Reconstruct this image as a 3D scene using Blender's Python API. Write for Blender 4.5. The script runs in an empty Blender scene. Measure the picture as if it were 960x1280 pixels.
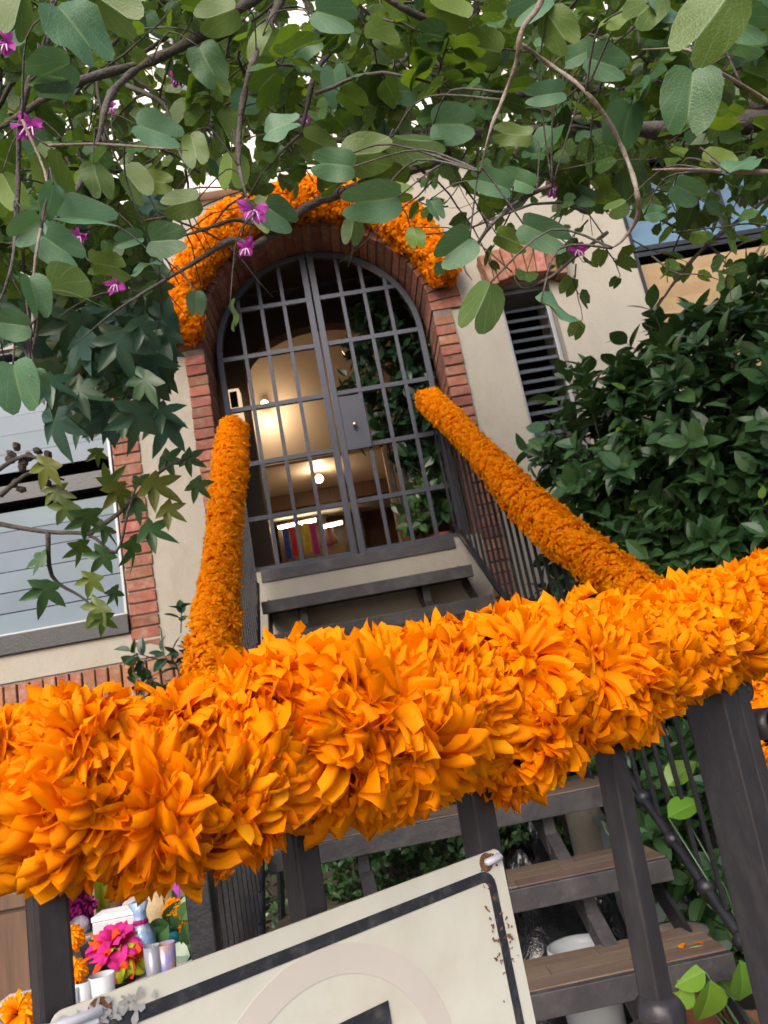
import bpy, bmesh, math, random
import numpy as np
from mathutils import Matrix, Vector
S = bpy.context.scene
COL = S.collection
rad = math.radians
random.seed(7)
# ------------------------------------------------------------------ camera
EYE = Vector((0, 0, 1.55))
ROLL, PITCH, YAW = rad(10.8), rad(13.8), rad(3.5)
fw = Vector((math.sin(YAW)*math.cos(PITCH), math.cos(YAW)*math.cos(PITCH), math.sin(PITCH)))
r0 = Vector((math.cos(YAW), -math.sin(YAW), 0)); u0 = r0.cross(fw)
CR = math.cos(ROLL)*r0 - math.sin(ROLL)*u0
CU = math.sin(ROLL)*r0 + math.cos(ROLL)*u0
cd = bpy.data.cameras.new('camera'); cam = bpy.data.objects.new('camera', cd); COL.objects.link(cam)
cam.matrix_world = Matrix(((CR.x, CU.x, -fw.x, EYE.x), (CR.y, CU.y, -fw.y, EYE.y), (CR.z, CU.z, -fw.z, EYE.z), (0, 0, 0, 1)))
cd.sensor_fit = 'HORIZONTAL'; cd.sensor_width = 36; cd.lens = 36
cd.clip_start = 0.03; cd.clip_end = 2000
cd.dof.use_dof = True; cd.dof.focus_distance = 0.78; cd.dof.aperture_fstop = 26
S.camera = cam
S.cycles.use_adaptive_sampling = True; S.cycles.adaptive_threshold = .025; S.cycles.max_bounces = 4; S.cycles.diffuse_bounces = 3; S.cycles.glossy_bounces = 2; S.cycles.transmission_bounces = 3; S.cycles.transparent_max_bounces = 4
S.render.resolution_x = 768; S.render.resolution_y = 1024
# ------------------------------------------------------------------ world, sun, exposure
W = bpy.data.worlds.new('World'); S.world = W; W.use_nodes = True
wn = W.node_tree.nodes; sky = wn.new('ShaderNodeTexSky'); sky.sky_type = 'NISHITA'; sky.sun_disc = False
SUN_EL, SUN_AZ = rad(36), rad(203)          # azimuth clockwise from +Y: behind the camera, a little left
sky.sun_elevation = SUN_EL; sky.sun_rotation = SUN_AZ
sky.air_density = 1.0; sky.dust_density = 4.0; sky.ozone_density = 1.5
bgn = wn['Background']; bgn.inputs['Strength'].default_value = 0.15
W.node_tree.links.new(sky.outputs[0], bgn.inputs['Color'])
sl = bpy.data.lights.new('sun', 'SUN'); sl.energy = 1.4; sl.angle = rad(40); sl.color = (1, .96, .9)
so = bpy.data.objects.new('sun', sl); COL.objects.link(so)
sd = Vector((math.sin(SUN_AZ)*math.cos(SUN_EL), math.cos(SUN_AZ)*math.cos(SUN_EL), math.sin(SUN_EL)))
so.rotation_euler = sd.to_track_quat('Z', 'Y').to_euler(); so.location = (-2, -6, 9)
S.view_settings.view_transform = 'Standard'; S.view_settings.look = 'None'
S.view_settings.exposure = 0.82; S.view_settings.gamma = 1

# ------------------------------------------------------------------ pixel helpers (photograph is 960 x 1280)
def ray(x, y): return fw + CR*((x-480)/960) - CU*((y-640)/960)
def atD(x, y, D): return EYE + ray(x, y)*D
def atY(x, y, Y): d = ray(x, y); return EYE + d*(Y/d.y)
def atPl(x, y, a, b):                       # plane X = a + b*Y
    d = ray(x, y); return EYE + d*(a/(d.x - b*d.y))
def proj(p):
    v = Vector(p)-EYE; d = v.dot(fw); return 480+960*v.dot(CR)/d, 640-960*v.dot(CU)/d, d
# ------------------------------------------------------------------ object helpers
WM = {}
I4 = Matrix.Identity(4)
def link(name, data, M=I4, parent=None):
    o = bpy.data.objects.new(name, data); COL.objects.link(o)
    if parent is not None:
        o.parent = parent; o.matrix_parent_inverse = WM[parent.name].inverted()
    o.matrix_basis = M; WM[o.name] = M.copy()
    return o
def tag(o, label=None, cat=None, group=None, kind=None):
    if label: o['label'] = label
    if cat: o['category'] = cat
    if group: o['group'] = group
    if kind: o['kind'] = kind
    return o
def thing(name, loc, label, cat, group=None):
    return tag(link(name, None, Matrix.Translation(Vector(loc))), label, cat, group)
class G:
    def __init__(s): s.v = []; s.f = []
    def add(s, v, f):
        n = len(s.v); s.v += [tuple(a) for a in v]; s.f += [tuple(i+n for i in q) for q in f]; return s
    def box(s, x0, x1, y0, y1, z0, z1):
        return s.add([(x0,y0,z0),(x1,y0,z0),(x1,y1,z0),(x0,y1,z0),(x0,y0,z1),(x1,y0,z1),(x1,y1,z1),(x0,y1,z1)],
                     [(0,3,2,1),(4,5,6,7),(0,1,5,4),(1,2,6,5),(2,3,7,6),(3,0,4,7)])
    def bar(s, p, q, w, h, side=None):       # rectangular bar from p to q; side = direction of width w
        p = Vector(p); q = Vector(q); d = (q-p).normalized()
        if side is None: side = Vector((1,0,0)) if abs(d.x) < .9 else Vector((0,1,0))
        a = (Vector(side)-d*d.dot(Vector(side))).normalized(); b = d.cross(a)
        a = a*w/2; b = b*h/2
        return s.add([p-a-b,p+a-b,p+a+b,p-a+b,q-a-b,q+a-b,q+a+b,q-a+b],
                     [(0,3,2,1),(4,5,6,7),(0,1,5,4),(1,2,6,5),(2,3,7,6),(3,0,4,7)])
    def tube(s, pts, rs, n=8):
        pts = [Vector(p) for p in pts]
        if not hasattr(rs, '__len__'): rs = [rs]*len(pts)
        v = []; f = []; up = Vector((.31, .2, .93))
        for i, p in enumerate(pts):
            d = (pts[min(i+1, len(pts)-1)]-pts[max(i-1, 0)]).normalized()
            a = up.cross(d)
            if a.length < 1e-3: a = Vector((1,0,0))
            a.normalize(); b = d.cross(a); up = b
            for k in range(n):
                t = 2*math.pi*k/n; v.append(p+(a*math.cos(t)+b*math.sin(t))*rs[i])
        for i in range(len(pts)-1):
            for k in range(n):
                f.append((i*n+k, i*n+(k+1) % n, (i+1)*n+(k+1) % n, (i+1)*n+k))
        f.append(tuple(range(n))[::-1]); f.append(tuple(range((len(pts)-1)*n, len(pts)*n)))
        return s.add(v, f)
    def lathe(s, c, prof, n=20, axis=(0,0,1), wob=0):
        c = Vector(c); ax = Vector(axis).normalized(); a = ax.orthogonal().normalized(); b = ax.cross(a); v = []; f = []
        for (r, z) in prof:
            for k in range(n):
                t = 2*math.pi*k/n; rr = r*(1+wob*math.sin(5*t+z*40))
                v.append(c+ax*z+(a*math.cos(t)+b*math.sin(t))*rr)
        for i in range(len(prof)-1):
            for k in range(n): f.append((i*n+k, i*n+(k+1) % n, (i+1)*n+(k+1) % n, (i+1)*n+k))
        f.append(tuple(range(n))[::-1]); f.append(tuple(range((len(prof)-1)*n, len(prof)*n)))
        return s.add(v, f)
    def prism(s, poly, M, t):                # 2-D polygon in M's xy plane, thickness t along M's z
        n = len(poly); v = [M @ Vector((x, y, 0)) for x, y in poly]+[M @ Vector((x, y, t)) for x, y in poly]
        return s.add(v, [tuple(range(n))[::-1], tuple(range(n, 2*n))]+[(i, (i+1) % n, n+(i+1) % n, n+i) for i in range(n)])
    def mesh(s, name, mat=None, smooth=False):
        m = bpy.data.meshes.new(name); m.from_pydata(s.v, [], s.f)
        if mat: m.materials.append(mat)
        if smooth: m.polygons.foreach_set('use_smooth', [True]*len(m.polygons))
        m.update(); return m
    def build(s, name, mat, parent=None, smooth=False, bevel=0, M=I4):
        m = s.mesh(name, mat, smooth); o = link(name, m, M, parent)
        if bevel:
            b = o.modifiers.new('bevel', 'BEVEL'); b.width = bevel; b.segments = 2; b.limit_method = 'ANGLE'
        return o
def holed(outer, holes, M, t):               # wall sheet with openings, extruded by t along M's z
    bm = bmesh.new()
    for loop in [outer]+holes:
        vs = [bm.verts.new((x, y, 0)) for x, y in loop]
        for i in range(len(vs)): bm.edges.new((vs[i], vs[(i+1) % len(vs)]))
    bmesh.ops.triangle_fill(bm, edges=bm.edges[:], use_beauty=True)
    r = bmesh.ops.extrude_face_region(bm, geom=bm.faces[:])
    bmesh.ops.translate(bm, verts=[e for e in r['geom'] if isinstance(e, bmesh.types.BMVert)], vec=(0, 0, t))
    bmesh.ops.recalc_face_normals(bm, faces=bm.faces[:])
    bm.transform(M); g = G(); bm.verts.index_update()
    g.v = [tuple(v.co) for v in bm.verts]; g.f = [tuple(v.index for v in f.verts) for f in bm.faces]; bm.free(); return g
def XZ(y): return Matrix(((1,0,0,0),(0,0,-1,y),(0,1,0,0),(0,0,0,1)))     # x->X, y->Z, z->-Y  (extrude towards camera)

# ------------------------------------------------------------------ materials
def nd(t, ty, **kw):
    n = t.nodes.new(ty)
    for k, v in kw.items(): setattr(n, k, v)
    return n
def base(name):
    m = bpy.data.materials.new(name); m.use_nodes = True; t = m.node_tree
    return m, t, t.nodes['Principled BSDF'], t.links
def coords(t, stretch=(1,1,1)):
    tc = nd(t, 'ShaderNodeTexCoord'); oi = nd(t, 'ShaderNodeObjectInfo'); mp = nd(t, 'ShaderNodeMapping'); mp.inputs['Scale'].default_value = stretch
    ml = nd(t, 'ShaderNodeVectorMath', operation='SCALE'); ml.inputs[0].default_value = (17, 31, 23)
    t.links.new(oi.outputs['Random'], ml.inputs['Scale']); ad = nd(t, 'ShaderNodeVectorMath', operation='ADD')
    t.links.new(tc.outputs['Object'], ad.inputs[0]); t.links.new(ml.outputs[0], ad.inputs[1]); t.links.new(ad.outputs[0], mp.inputs['Vector'])
    return mp.outputs[0], oi.outputs['Random']
def noise(t, vec, scale, detail=3, rough=.6):
    n = nd(t, 'ShaderNodeTexNoise'); n.inputs['Scale'].default_value = scale; n.inputs['Detail'].default_value = detail
    n.inputs['Roughness'].default_value = rough; t.links.new(vec, n.inputs['Vector']); return n.outputs[0]
def ramp(t, fac, stops):
    r = nd(t, 'ShaderNodeValToRGB'); e = r.color_ramp.elements
    while len(e) < len(stops): e.new(.5)
    for i, (p, c) in enumerate(stops): e[i].position = p; e[i].color = (*c, 1)
    t.links.new(fac, r.inputs[0]); return r.outputs[0]
def mixc(t, fac, a, b, mode='MIX'):
    m = nd(t, 'ShaderNodeMix', data_type='RGBA', blend_type=mode)
    for s, x in ((m.inputs[0], fac), (m.inputs[6], a), (m.inputs[7], b)):
        if isinstance(x, (int, float)): s.default_value = x
        elif isinstance(x, tuple): s.default_value = (*x, 1)
        else: t.links.new(x, s)
    return m.outputs[2]
def mathn(t, op, a, b=0.0, clamp=False):
    m = nd(t, 'ShaderNodeMath', operation=op, use_clamp=clamp)
    for i, x in enumerate((a, b)):
        if isinstance(x, (int, float)): m.inputs[i].default_value = x
        else: t.links.new(x, m.inputs[i])
    return m.outputs[0]
def mat(name, c1, c2=None, scale=6, rough=.7, bump=0, bscale=60, metal=0, var=0, stretch=(1,1,1), dirt=None, dirt_s=2.5, dirt_a=.5, spec=.5, coat=0, rvar=.12):
    m, t, p, L = base(name); c2 = c2 or tuple(a*.72 for a in c1)
    v, rn = coords(t, stretch); n1 = noise(t, v, scale)
    col = ramp(t, n1, [(.3, c2), (.7, c1)])
    if dirt:
        n2 = noise(t, v, dirt_s, 5, .7); k = ramp(t, n2, [(.48, (0,0,0)), (.75, (1,1,1))])
        col = mixc(t, mathn(t, 'MULTIPLY', k, dirt_a), col, dirt)
    if var:
        h = nd(t, 'ShaderNodeHueSaturation'); L.new(col, h.inputs['Color'])
        L.new(mathn(t, 'MULTIPLY_ADD', rn, var), h.inputs['Value']); h.inputs['Value'].links[0].from_node.inputs[2].default_value = 1-var/2
        L.new(mathn(t, 'MULTIPLY_ADD', mathn(t, 'FRACT', mathn(t, 'MULTIPLY', rn, 7.3)), .03), h.inputs['Hue']); h.inputs['Hue'].links[0].from_node.inputs[2].default_value = .485
        col = h.outputs[0]
    L.new(col, p.inputs['Base Color']); p.inputs['Metallic'].default_value = metal
    p.inputs['Specular IOR Level'].default_value = spec; p.inputs['Coat Weight'].default_value = coat
    L.new(mathn(t, 'MULTIPLY_ADD', n1, rvar), p.inputs['Roughness']); p.inputs['Roughness'].links[0].from_node.inputs[2].default_value = rough-rvar/2
    if bump:
        b = nd(t, 'ShaderNodeBump'); b.inputs['Strength'].default_value = bump; b.inputs['Distance'].default_value = .01
        L.new(noise(t, v, bscale, 4, .65), b.inputs['Height']); L.new(b.outputs[0], p.inputs['Normal'])
    return m
def emit(name, c, s):
    m, t, p, L = base(name); p.inputs['Base Color'].default_value = (*c, 1); p.inputs['Emission Color'].default_value = (*c, 1)
    p.inputs['Emission Strength'].default_value = s; return m
def leafmat(name, tops, unders, rough=.4, trans=.3, vein=(.2,.3,.1), spec=.5, speck=0):
    m, t, p, L = base(name); v, rn = coords(t)
    at = nd(t, 'ShaderNodeAttribute', attribute_name='rnd'); md = nd(t, 'ShaderNodeAttribute', attribute_name='mid')
    q = mathn(t, 'FRACT', mathn(t, 'ADD', rn, at.outputs['Fac']))
    n = len(tops)-1
    ct = ramp(t, q, [(i/n, c) for i, c in enumerate(tops)]); cu = ramp(t, q, [(i/n, c) for i, c in enumerate(unders)])
    ge = nd(t, 'ShaderNodeNewGeometry'); col = mixc(t, ge.outputs['Backfacing'], ct, cu)
    nz = noise(t, v, 30 if speck else 14, 2, .6); col = mixc(t, mathn(t, 'MULTIPLY', nz, .5), col, mixc(t, 1.0, col, (.62, .62, .55), 'MULTIPLY'))
    if speck:
        sp = ramp(t, noise(t, v, 160, 0), [(.6, (0,0,0)), (.7, (1,1,1))]); col = mixc(t, mathn(t, 'MULTIPLY', sp, speck), col, (.45, .5, .35))
    vk = ramp(t, md.outputs['Fac'], [(.0, (1,1,1)), (.09, (0,0,0))]); col = mixc(t, mathn(t, 'MULTIPLY', vk, .55), col, vein)
    if speck:
        va = nd(t, 'ShaderNodeAttribute', attribute_name='va'); w = mathn(t, 'ABSOLUTE', mathn(t, 'SINE', mathn(t, 'MULTIPLY', va.outputs['Fac'], 11.0)))
        col = mixc(t, mathn(t, 'MULTIPLY', ramp(t, w, [(.04, (1,1,1)), (.2, (0,0,0))]), .28), col, vein)
    L.new(col, p.inputs['Base Color']); p.inputs['Roughness'].default_value = rough; p.inputs['Specular IOR Level'].default_value = spec
    tr = nd(t, 'ShaderNodeBsdfTranslucent'); L.new(mixc(t, 1.0, col, (1.0, 1.0, .45), 'MULTIPLY'), tr.inputs['Color'])
    if speck: b = nd(t, 'ShaderNodeBump'); b.inputs['Strength'].default_value = .25; b.inputs['Distance'].default_value = .004; L.new(nz, b.inputs['Height']); L.new(b.outputs[0], p.inputs['Normal'])
    mx = nd(t, 'ShaderNodeMixShader'); mx.inputs[0].default_value = trans
    L.new(p.outputs[0], mx.inputs[1]); L.new(tr.outputs[0], mx.inputs[2]); L.new(mx.outputs[0], t.nodes['Material Output'].inputs[0]); return m
def petalmat(name, stops, base_c, trans=.35, rough=.6):
    m, t, p, L = base(name); oi = nd(t, 'ShaderNodeObjectInfo')
    at = nd(t, 'ShaderNodeAttribute', attribute_name='rnd'); tp = nd(t, 'ShaderNodeAttribute', attribute_name='tip')
    q = mathn(t, 'ADD', mathn(t, 'MULTIPLY', oi.outputs['Random'], .45), mathn(t, 'MULTIPLY', at.outputs['Fac'], .55))
    n = len(stops)-1; col = ramp(t, q, [(i/n, c) for i, c in enumerate(stops)])
    col = mixc(t, mathn(t, 'MULTIPLY', ramp(t, tp.outputs['Fac'], [(.2, (1,1,1)), (.8, (0,0,0))]), .6), col, base_c)
    L.new(col, p.inputs['Base Color']); p.inputs['Roughness'].default_value = rough; p.inputs['Specular IOR Level'].default_value = .1
    tr = nd(t, 'ShaderNodeBsdfTranslucent'); L.new(col, tr.inputs['Color']); mx = nd(t, 'ShaderNodeMixShader'); mx.inputs[0].default_value = trans
    L.new(p.outputs[0], mx.inputs[1]); L.new(tr.outputs[0], mx.inputs[2]); L.new(mx.outputs[0], t.nodes['Material Output'].inputs[0]); return m

M = {}
M['stucco'] = mat('stucco', (.39,.355,.295), (.31,.28,.235), 2.2, .9, .5, 90, dirt=(.22,.18,.14), dirt_s=2.2, dirt_a=.65, stretch=(1,1,.55))
M['white_wall'] = mat('white_wall', (.82,.78,.72), (.7,.66,.6), 2, .9, .3, 70, dirt=(.45,.42,.38))
M['brick'] = mat('brick', (.33,.12,.07), (.20,.075,.047), 25, .88, .6, 120, var=.55, dirt=(.42,.33,.27), dirt_s=14, dirt_a=.5)
M['mortar'] = mat('mortar', (.24,.18,.15), (.13,.1,.085), 20, .95, .6, 100)
M['terracotta'] = mat('terracotta', (.42,.17,.09), (.27,.1,.06), 9, .85, .3, 60, var=.4, dirt=(.15,.12,.1))
M['gate_steel'] = mat('gate_steel', (.045,.048,.068), (.033,.035,.05), 8, .48, .15, 60, metal=.25, var=.12)
M['dark_steel'] = mat('dark_steel', (.022,.021,.027), (.013,.013,.016), 14, .34, .2, 70, metal=.2)
M['fence_steel'] = mat('fence_steel', (.042,.038,.042), (.028,.025,.029), 10, .36, .10, 45, metal=.25, stretch=(1,1,.35), dirt=(.14,.125,.12), dirt_s=45, dirt_a=.22, spec=.3)
M['stair_steel'] = mat('stair_steel', (.052,.047,.051), (.034,.031,.035), 12, .5, .25, 60, metal=.15, dirt=(.16,.145,.14), dirt_s=9, dirt_a=.4)
M['wood_tile'] = mat('wood_tile', (.2,.135,.098), (.12,.082,.063), 7, .5, .12, 30, var=.3, stretch=(.7,9,1), dirt=(.3,.26,.23), dirt_s=4, dirt_a=.3)
M['grout'] = mat('grout', (.3,.27,.24), None, 20, .9)
M['glass_slat'] = mat('glass_slat', (.20,.25,.30), (.16,.205,.25), 2, .3, 0, 20, var=.12, spec=.5, rvar=.05)
M['tan_reflection'] = mat('tan_reflection', (.42,.28,.15), (.32,.21,.11), 5, .5, .1, 30, var=.15)  # tan of a reflected wall, put into the slat colour
M['glass_dark'] = mat('glass_dark', (.10,.115,.135), (.06,.07,.085), 3, .2, spec=.8, coat=.4, var=.15, rvar=.05)
M['glass_blue'] = mat('glass_blue', (.09,.18,.27), (.05,.11,.18), 2, .12, spec=.9, coat=.6, var=.2, rvar=.05)
M['alu'] = mat('alu', (.3,.3,.31), (.24,.24,.25), 8, .45, metal=.5)
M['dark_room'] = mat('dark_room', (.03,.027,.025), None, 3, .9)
M['hall'] = mat('hall', (.12,.075,.05), (.08,.05,.035), 2, .7)
M['cream_wall'] = mat('cream_wall', (.56,.46,.36), (.5,.41,.32), 1.5, .55, .1, 20)
M['brown_wood'] = mat('brown_wood', (.12,.062,.034), (.075,.038,.022), 6, .5, .1, 40, stretch=(8,8,.6))
M['bark'] = mat('bark', (.085,.068,.058), (.04,.032,.028), 30, .9, .9, 60, dirt=(.2,.18,.16), dirt_s=12, dirt_a=.5)
M['vine'] = mat('vine', (.24,.18,.14), (.14,.1,.08), 30, .8, .6, 80, dirt=(.4,.36,.32), dirt_s=20, dirt_a=.5)
M['ground'] = mat('ground', (.16,.15,.14), (.1,.095,.09), 3, .9, .5, 50, dirt=(.07,.065,.06), dirt_s=1.2)
M['paving'] = mat('paving', (.28,.24,.2), (.2,.17,.145), 4, .8, .3, 40, var=.2, dirt=(.12,.1,.09))
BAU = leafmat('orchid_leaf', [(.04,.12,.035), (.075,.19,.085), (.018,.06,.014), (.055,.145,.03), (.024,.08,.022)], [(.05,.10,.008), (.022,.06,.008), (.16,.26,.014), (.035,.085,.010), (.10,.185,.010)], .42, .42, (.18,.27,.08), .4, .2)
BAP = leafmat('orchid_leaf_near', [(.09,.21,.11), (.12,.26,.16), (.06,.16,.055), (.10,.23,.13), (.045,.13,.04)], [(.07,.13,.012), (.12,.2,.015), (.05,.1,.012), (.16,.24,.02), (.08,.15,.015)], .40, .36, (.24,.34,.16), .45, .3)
SWY = leafmat('sweetgum_leaf_pale', [(.06,.13,.04), (.05,.12,.06), (.09,.16,.03), (.17,.19,.03), (.05,.11,.05)], [(.08,.13,.03), (.06,.11,.03), (.1,.15,.03), (.17,.18,.03), (.07,.12,.03)], .4, .3, (.16,.22,.1), .45)
FIC = leafmat('ficus_leaf', [(.055,.14,.05), (.08,.18,.065), (.042,.11,.042), (.10,.21,.065), (.06,.15,.06)], [(.06,.12,.045), (.07,.13,.05), (.055,.11,.045), (.085,.155,.05), (.06,.12,.05)], .26, .2, (.08,.15,.06), .6)
FIN = leafmat('young_leaf', [(.13,.30,.03), (.2,.36,.04), (.16,.3,.03)], [(.15,.3,.04), (.2,.36,.05), (.18,.33,.04)], .35, .35, (.25,.4,.1))
SWG = leafmat('sweetgum_leaf', [(.04,.11,.08), (.055,.135,.10), (.055,.12,.045), (.04,.105,.07), (.09,.13,.035)], [(.05,.10,.045), (.06,.11,.04), (.08,.13,.03), (.05,.1,.05), (.15,.16,.03)], .36, .25, (.12,.18,.1), .55)
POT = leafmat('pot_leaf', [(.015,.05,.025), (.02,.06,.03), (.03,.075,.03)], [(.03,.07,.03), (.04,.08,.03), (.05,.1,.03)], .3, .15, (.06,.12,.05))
MAR = petalmat('marigold', [(1.0,.27,.0), (1.0,.36,.001), (1.0,.305,.0), (1.0,.47,.006)], (.95,.16,.0), .5)
MAS = petalmat('marigold_small', [(1.0,.32,.002), (1.0,.43,.004), (1.0,.36,.002), (1.0,.52,.008)], (1.0,.29,.001), .55)
MAG = petalmat('orchid_petal', [(.48,.06,.40), (.58,.12,.52), (.38,.03,.26)], (.35,.02,.25), .4)
# ------------------------------------------------------------------ leaf shapes: verts (n,3), faces, mid (n)
def leaf_strip(mid, edge, fold, droop, wav=0, cols=2):
    v = []; f = []; md = []; n = len(mid)
    for sgn in (1, -1):
        b0 = len(v)
        for i in range(n):
            for c in range(cols+1):
                k = c/cols; x = edge[i][0]*k; y = mid[i]*(1-k)+edge[i][1]*k
                z = fold*abs(x) - droop*y*y + wav*math.sin(7*y+(2 if sgn > 0 else 0))*k*abs(x)
                v.append((sgn*x, y, z)); md.append(k)
        for i in range(n-1):
            for c in range(cols):
                a = b0+i*(cols+1)+c; q = (a, a+1, a+cols+2, a+cols+1); f.append(q if sgn > 0 else q[::-1])
    return np.array(v), f, np.array(md)
_be = [(.0,.0),(.13,-.06),(.3,-.05),(.43,.08),(.5,.3),(.49,.52),(.43,.74),(.33,.92),(.21,1.0),(.1,.95),(.03,.82),(0,.72)]
_bm = [0,.03,.08,.15,.26,.38,.5,.6,.66,.70,.715,.72]
LEAF_B = [leaf_strip(_bm, _be, fo, dr, wv) for fo, dr, wv in ((.25,.12,.15), (.55,.22,.1), (.08,.3,.25))]
LEAF_BL = [leaf_strip(_bm[::2]+[.72], _be[::2]+[(0,.72)], fo, dr, 0, 1) for fo, dr in ((.3,.15), (.6,.2))]
def ell(n, w, fold, droop, pow_=1.0):
    ys = [i/n for i in range(n+1)]; e = [(w*math.sin(math.pi*min(1, y**.85))**.8*(1 if y < .98 else 0), y) for y in ys]
    return leaf_strip(ys, e, fold, droop, 0, 1)
LEAF_F = [ell(6, .285, .3, .1), ell(6, .26, .5, .25), ell(6, .30, .15, .18)]
def star(seed):
    r = random.Random(seed); v = [(0,0,0), (0,.32,0)]; md = [0,0]; out = [(-.06,0)]
    for a, R in ((200,.62), (145,.92), (90,1.05), (35,.92), (-20,.62)):
        R *= r.uniform(.88, 1.08); c = Vector((0,.3)); d = Vector((math.cos(rad(a)), math.sin(rad(a)))); n = Vector((-d.y, d.x))
        out += [tuple(c+d*R*.45+n*.18), tuple(c+d*R*.70+n*.125), tuple(c+d*R), tuple(c+d*R*.70-n*.125), tuple(c+d*R*.45-n*.18)]
        if a != -20:
            a2 = rad(a-27); out.append((math.cos(a2)*.38, .3+math.sin(a2)*.38))
    out.append((.06,0))
    for x, y in out:
        rr = math.hypot(x, y-.3); v.append((x, y, -.28*rr*rr+.05*math.sin(6*x))); md.append(.3+.7*(rr > .2))
    n = len(out); f = [(1, 2+i+1, 2+i) for i in range(n-1)]+[(1, 2, 2+n-1)]
    return np.array(v), f, np.array(md)
LEAF_S = [star(1), star(2), star(3)]
def basis(pos, along, normal, s, fl=1.0):
    y = Vector(along).normalized(); z = Vector(normal); z = z-y*z.dot(y)
    if z.length < 1e-4: z = y.orthogonal()
    z.normalize(); x = y.cross(z)
    m = np.eye(4); m[:3,0] = np.array(x)*s*fl; m[:3,1] = np.array(y)*s; m[:3,2] = np.array(z)*s; m[:3,3] = pos; return m
def leaf_mesh(name, shp, material):
    m = bpy.data.meshes.new(name); m.from_pydata(shp[0].tolist(), [], shp[1]); m.materials.append(material)
    for nm, ar_ in (('mid', shp[2]), ('va', np.arctan2(np.abs(shp[0][:,0]), shp[0][:,1]+.1))):
        a = m.attributes.new(nm, 'FLOAT', 'POINT'); a.data.foreach_set('value', ar_.astype(np.float32))
    m.polygons.foreach_set('use_smooth', [True]*len(m.polygons)); return m
def leaves(parent, shapes, low, mats, material, nobj, seed=0, must=0, name='leaf'):
    """mats: list of 4x4; the nobj that show largest become leaf objects, the rest one foliage part"""
    rg = random.Random(seed); sc = []
    for i, m in enumerate(mats):
        x, y, d = proj(m[:3,3]); s = np.linalg.norm(m[:3,1])
        ok = d > .2 and -30 < x < 990 and -30 < y < 1310
        sc.append((1e9-i if i < must else (s/d if ok else -d-1), i))
    sc.sort(reverse=True); big = [i for _, i in sc[:nobj]]; rest = [i for _, i in sc[nobj:]]
    ms = [leaf_mesh(name, s, material) for s in shapes]
    for i in big: link(name, ms[rg.randrange(len(ms))], Matrix(mats[i].tolist()), parent)
    if not rest: return
    V = []; F = []; MD = []; RN = []; off = 0
    for i in rest:
        s = low[rg.randrange(len(low))]; m = mats[i]
        V.append(s[0] @ m[:3,:3].T + m[:3,3]); F += [tuple(k+off for k in q) for q in s[1]]
        MD.append(s[2]); RN.append(np.full(len(s[0]), rg.random())); off += len(s[0])
    me = bpy.data.meshes.new('foliage'); me.from_pydata(np.concatenate(V).tolist(), [], F); me.materials.append(material)
    for nm, arr in (('mid', MD), ('rnd', RN)):
        a = me.attributes.new(nm, 'FLOAT', 'POINT'); a.data.foreach_set('value', np.concatenate(arr).astype(np.float32))
    me.polygons.foreach_set('use_smooth', [True]*len(me.polygons)); tag(link('foliage', me, I4, parent), kind='stuff')
def rv(rg, s=1.0): return Vector((rg.gauss(0, s), rg.gauss(0, s), rg.gauss(0, s)))
# ------------------------------------------------------------------ marigold shapes
def petal(rng, L, Wd, bend, ruff, rows, cols):
    v = []; f = []; tp = []; ph = rng.uniform(0, 6.3); fr = rng.uniform(2.6, 4.6); lob = rng.uniform(.03, .07); cy = cz = 0; cup_ = rng.uniform(.0, .16)
    for i in range(rows+1):
        u = i/rows; w = Wd*(.24+.76*math.sin(min(1, u/.6)*math.pi/2))*math.sqrt(max(.34, 1-(max(0, u-.6)/.45)**2)); fi = bend*u**2
        if i: cy += L/rows*math.cos(fi); cz -= L/rows*math.sin(fi)
        ty, tz, ny, nz = math.cos(fi), -math.sin(fi), math.sin(fi), math.cos(fi)
        for j in range(cols+1):
            s = 2*j/cols-1; lag = L*(-.10*s*s*u**4+lob*.35*math.cos(6*s+ph)*u**6); dn = ruff*L*math.sin(fr*s+ph)*u*u+.035*L*math.sin(9*s+ph*2)*u**3+cup_*Wd*s*s*(1-.6*u)
            v.append((s*w*.54, cy+lag*ty+dn*ny, cz+lag*tz+dn*nz)); tp.append(u)
    for i in range(rows):
        for j in range(cols):
            a = i*(cols+1)+j; f.append((a, a+1, a+cols+2, a+cols+1))
    return np.array(v), f, tp
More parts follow.
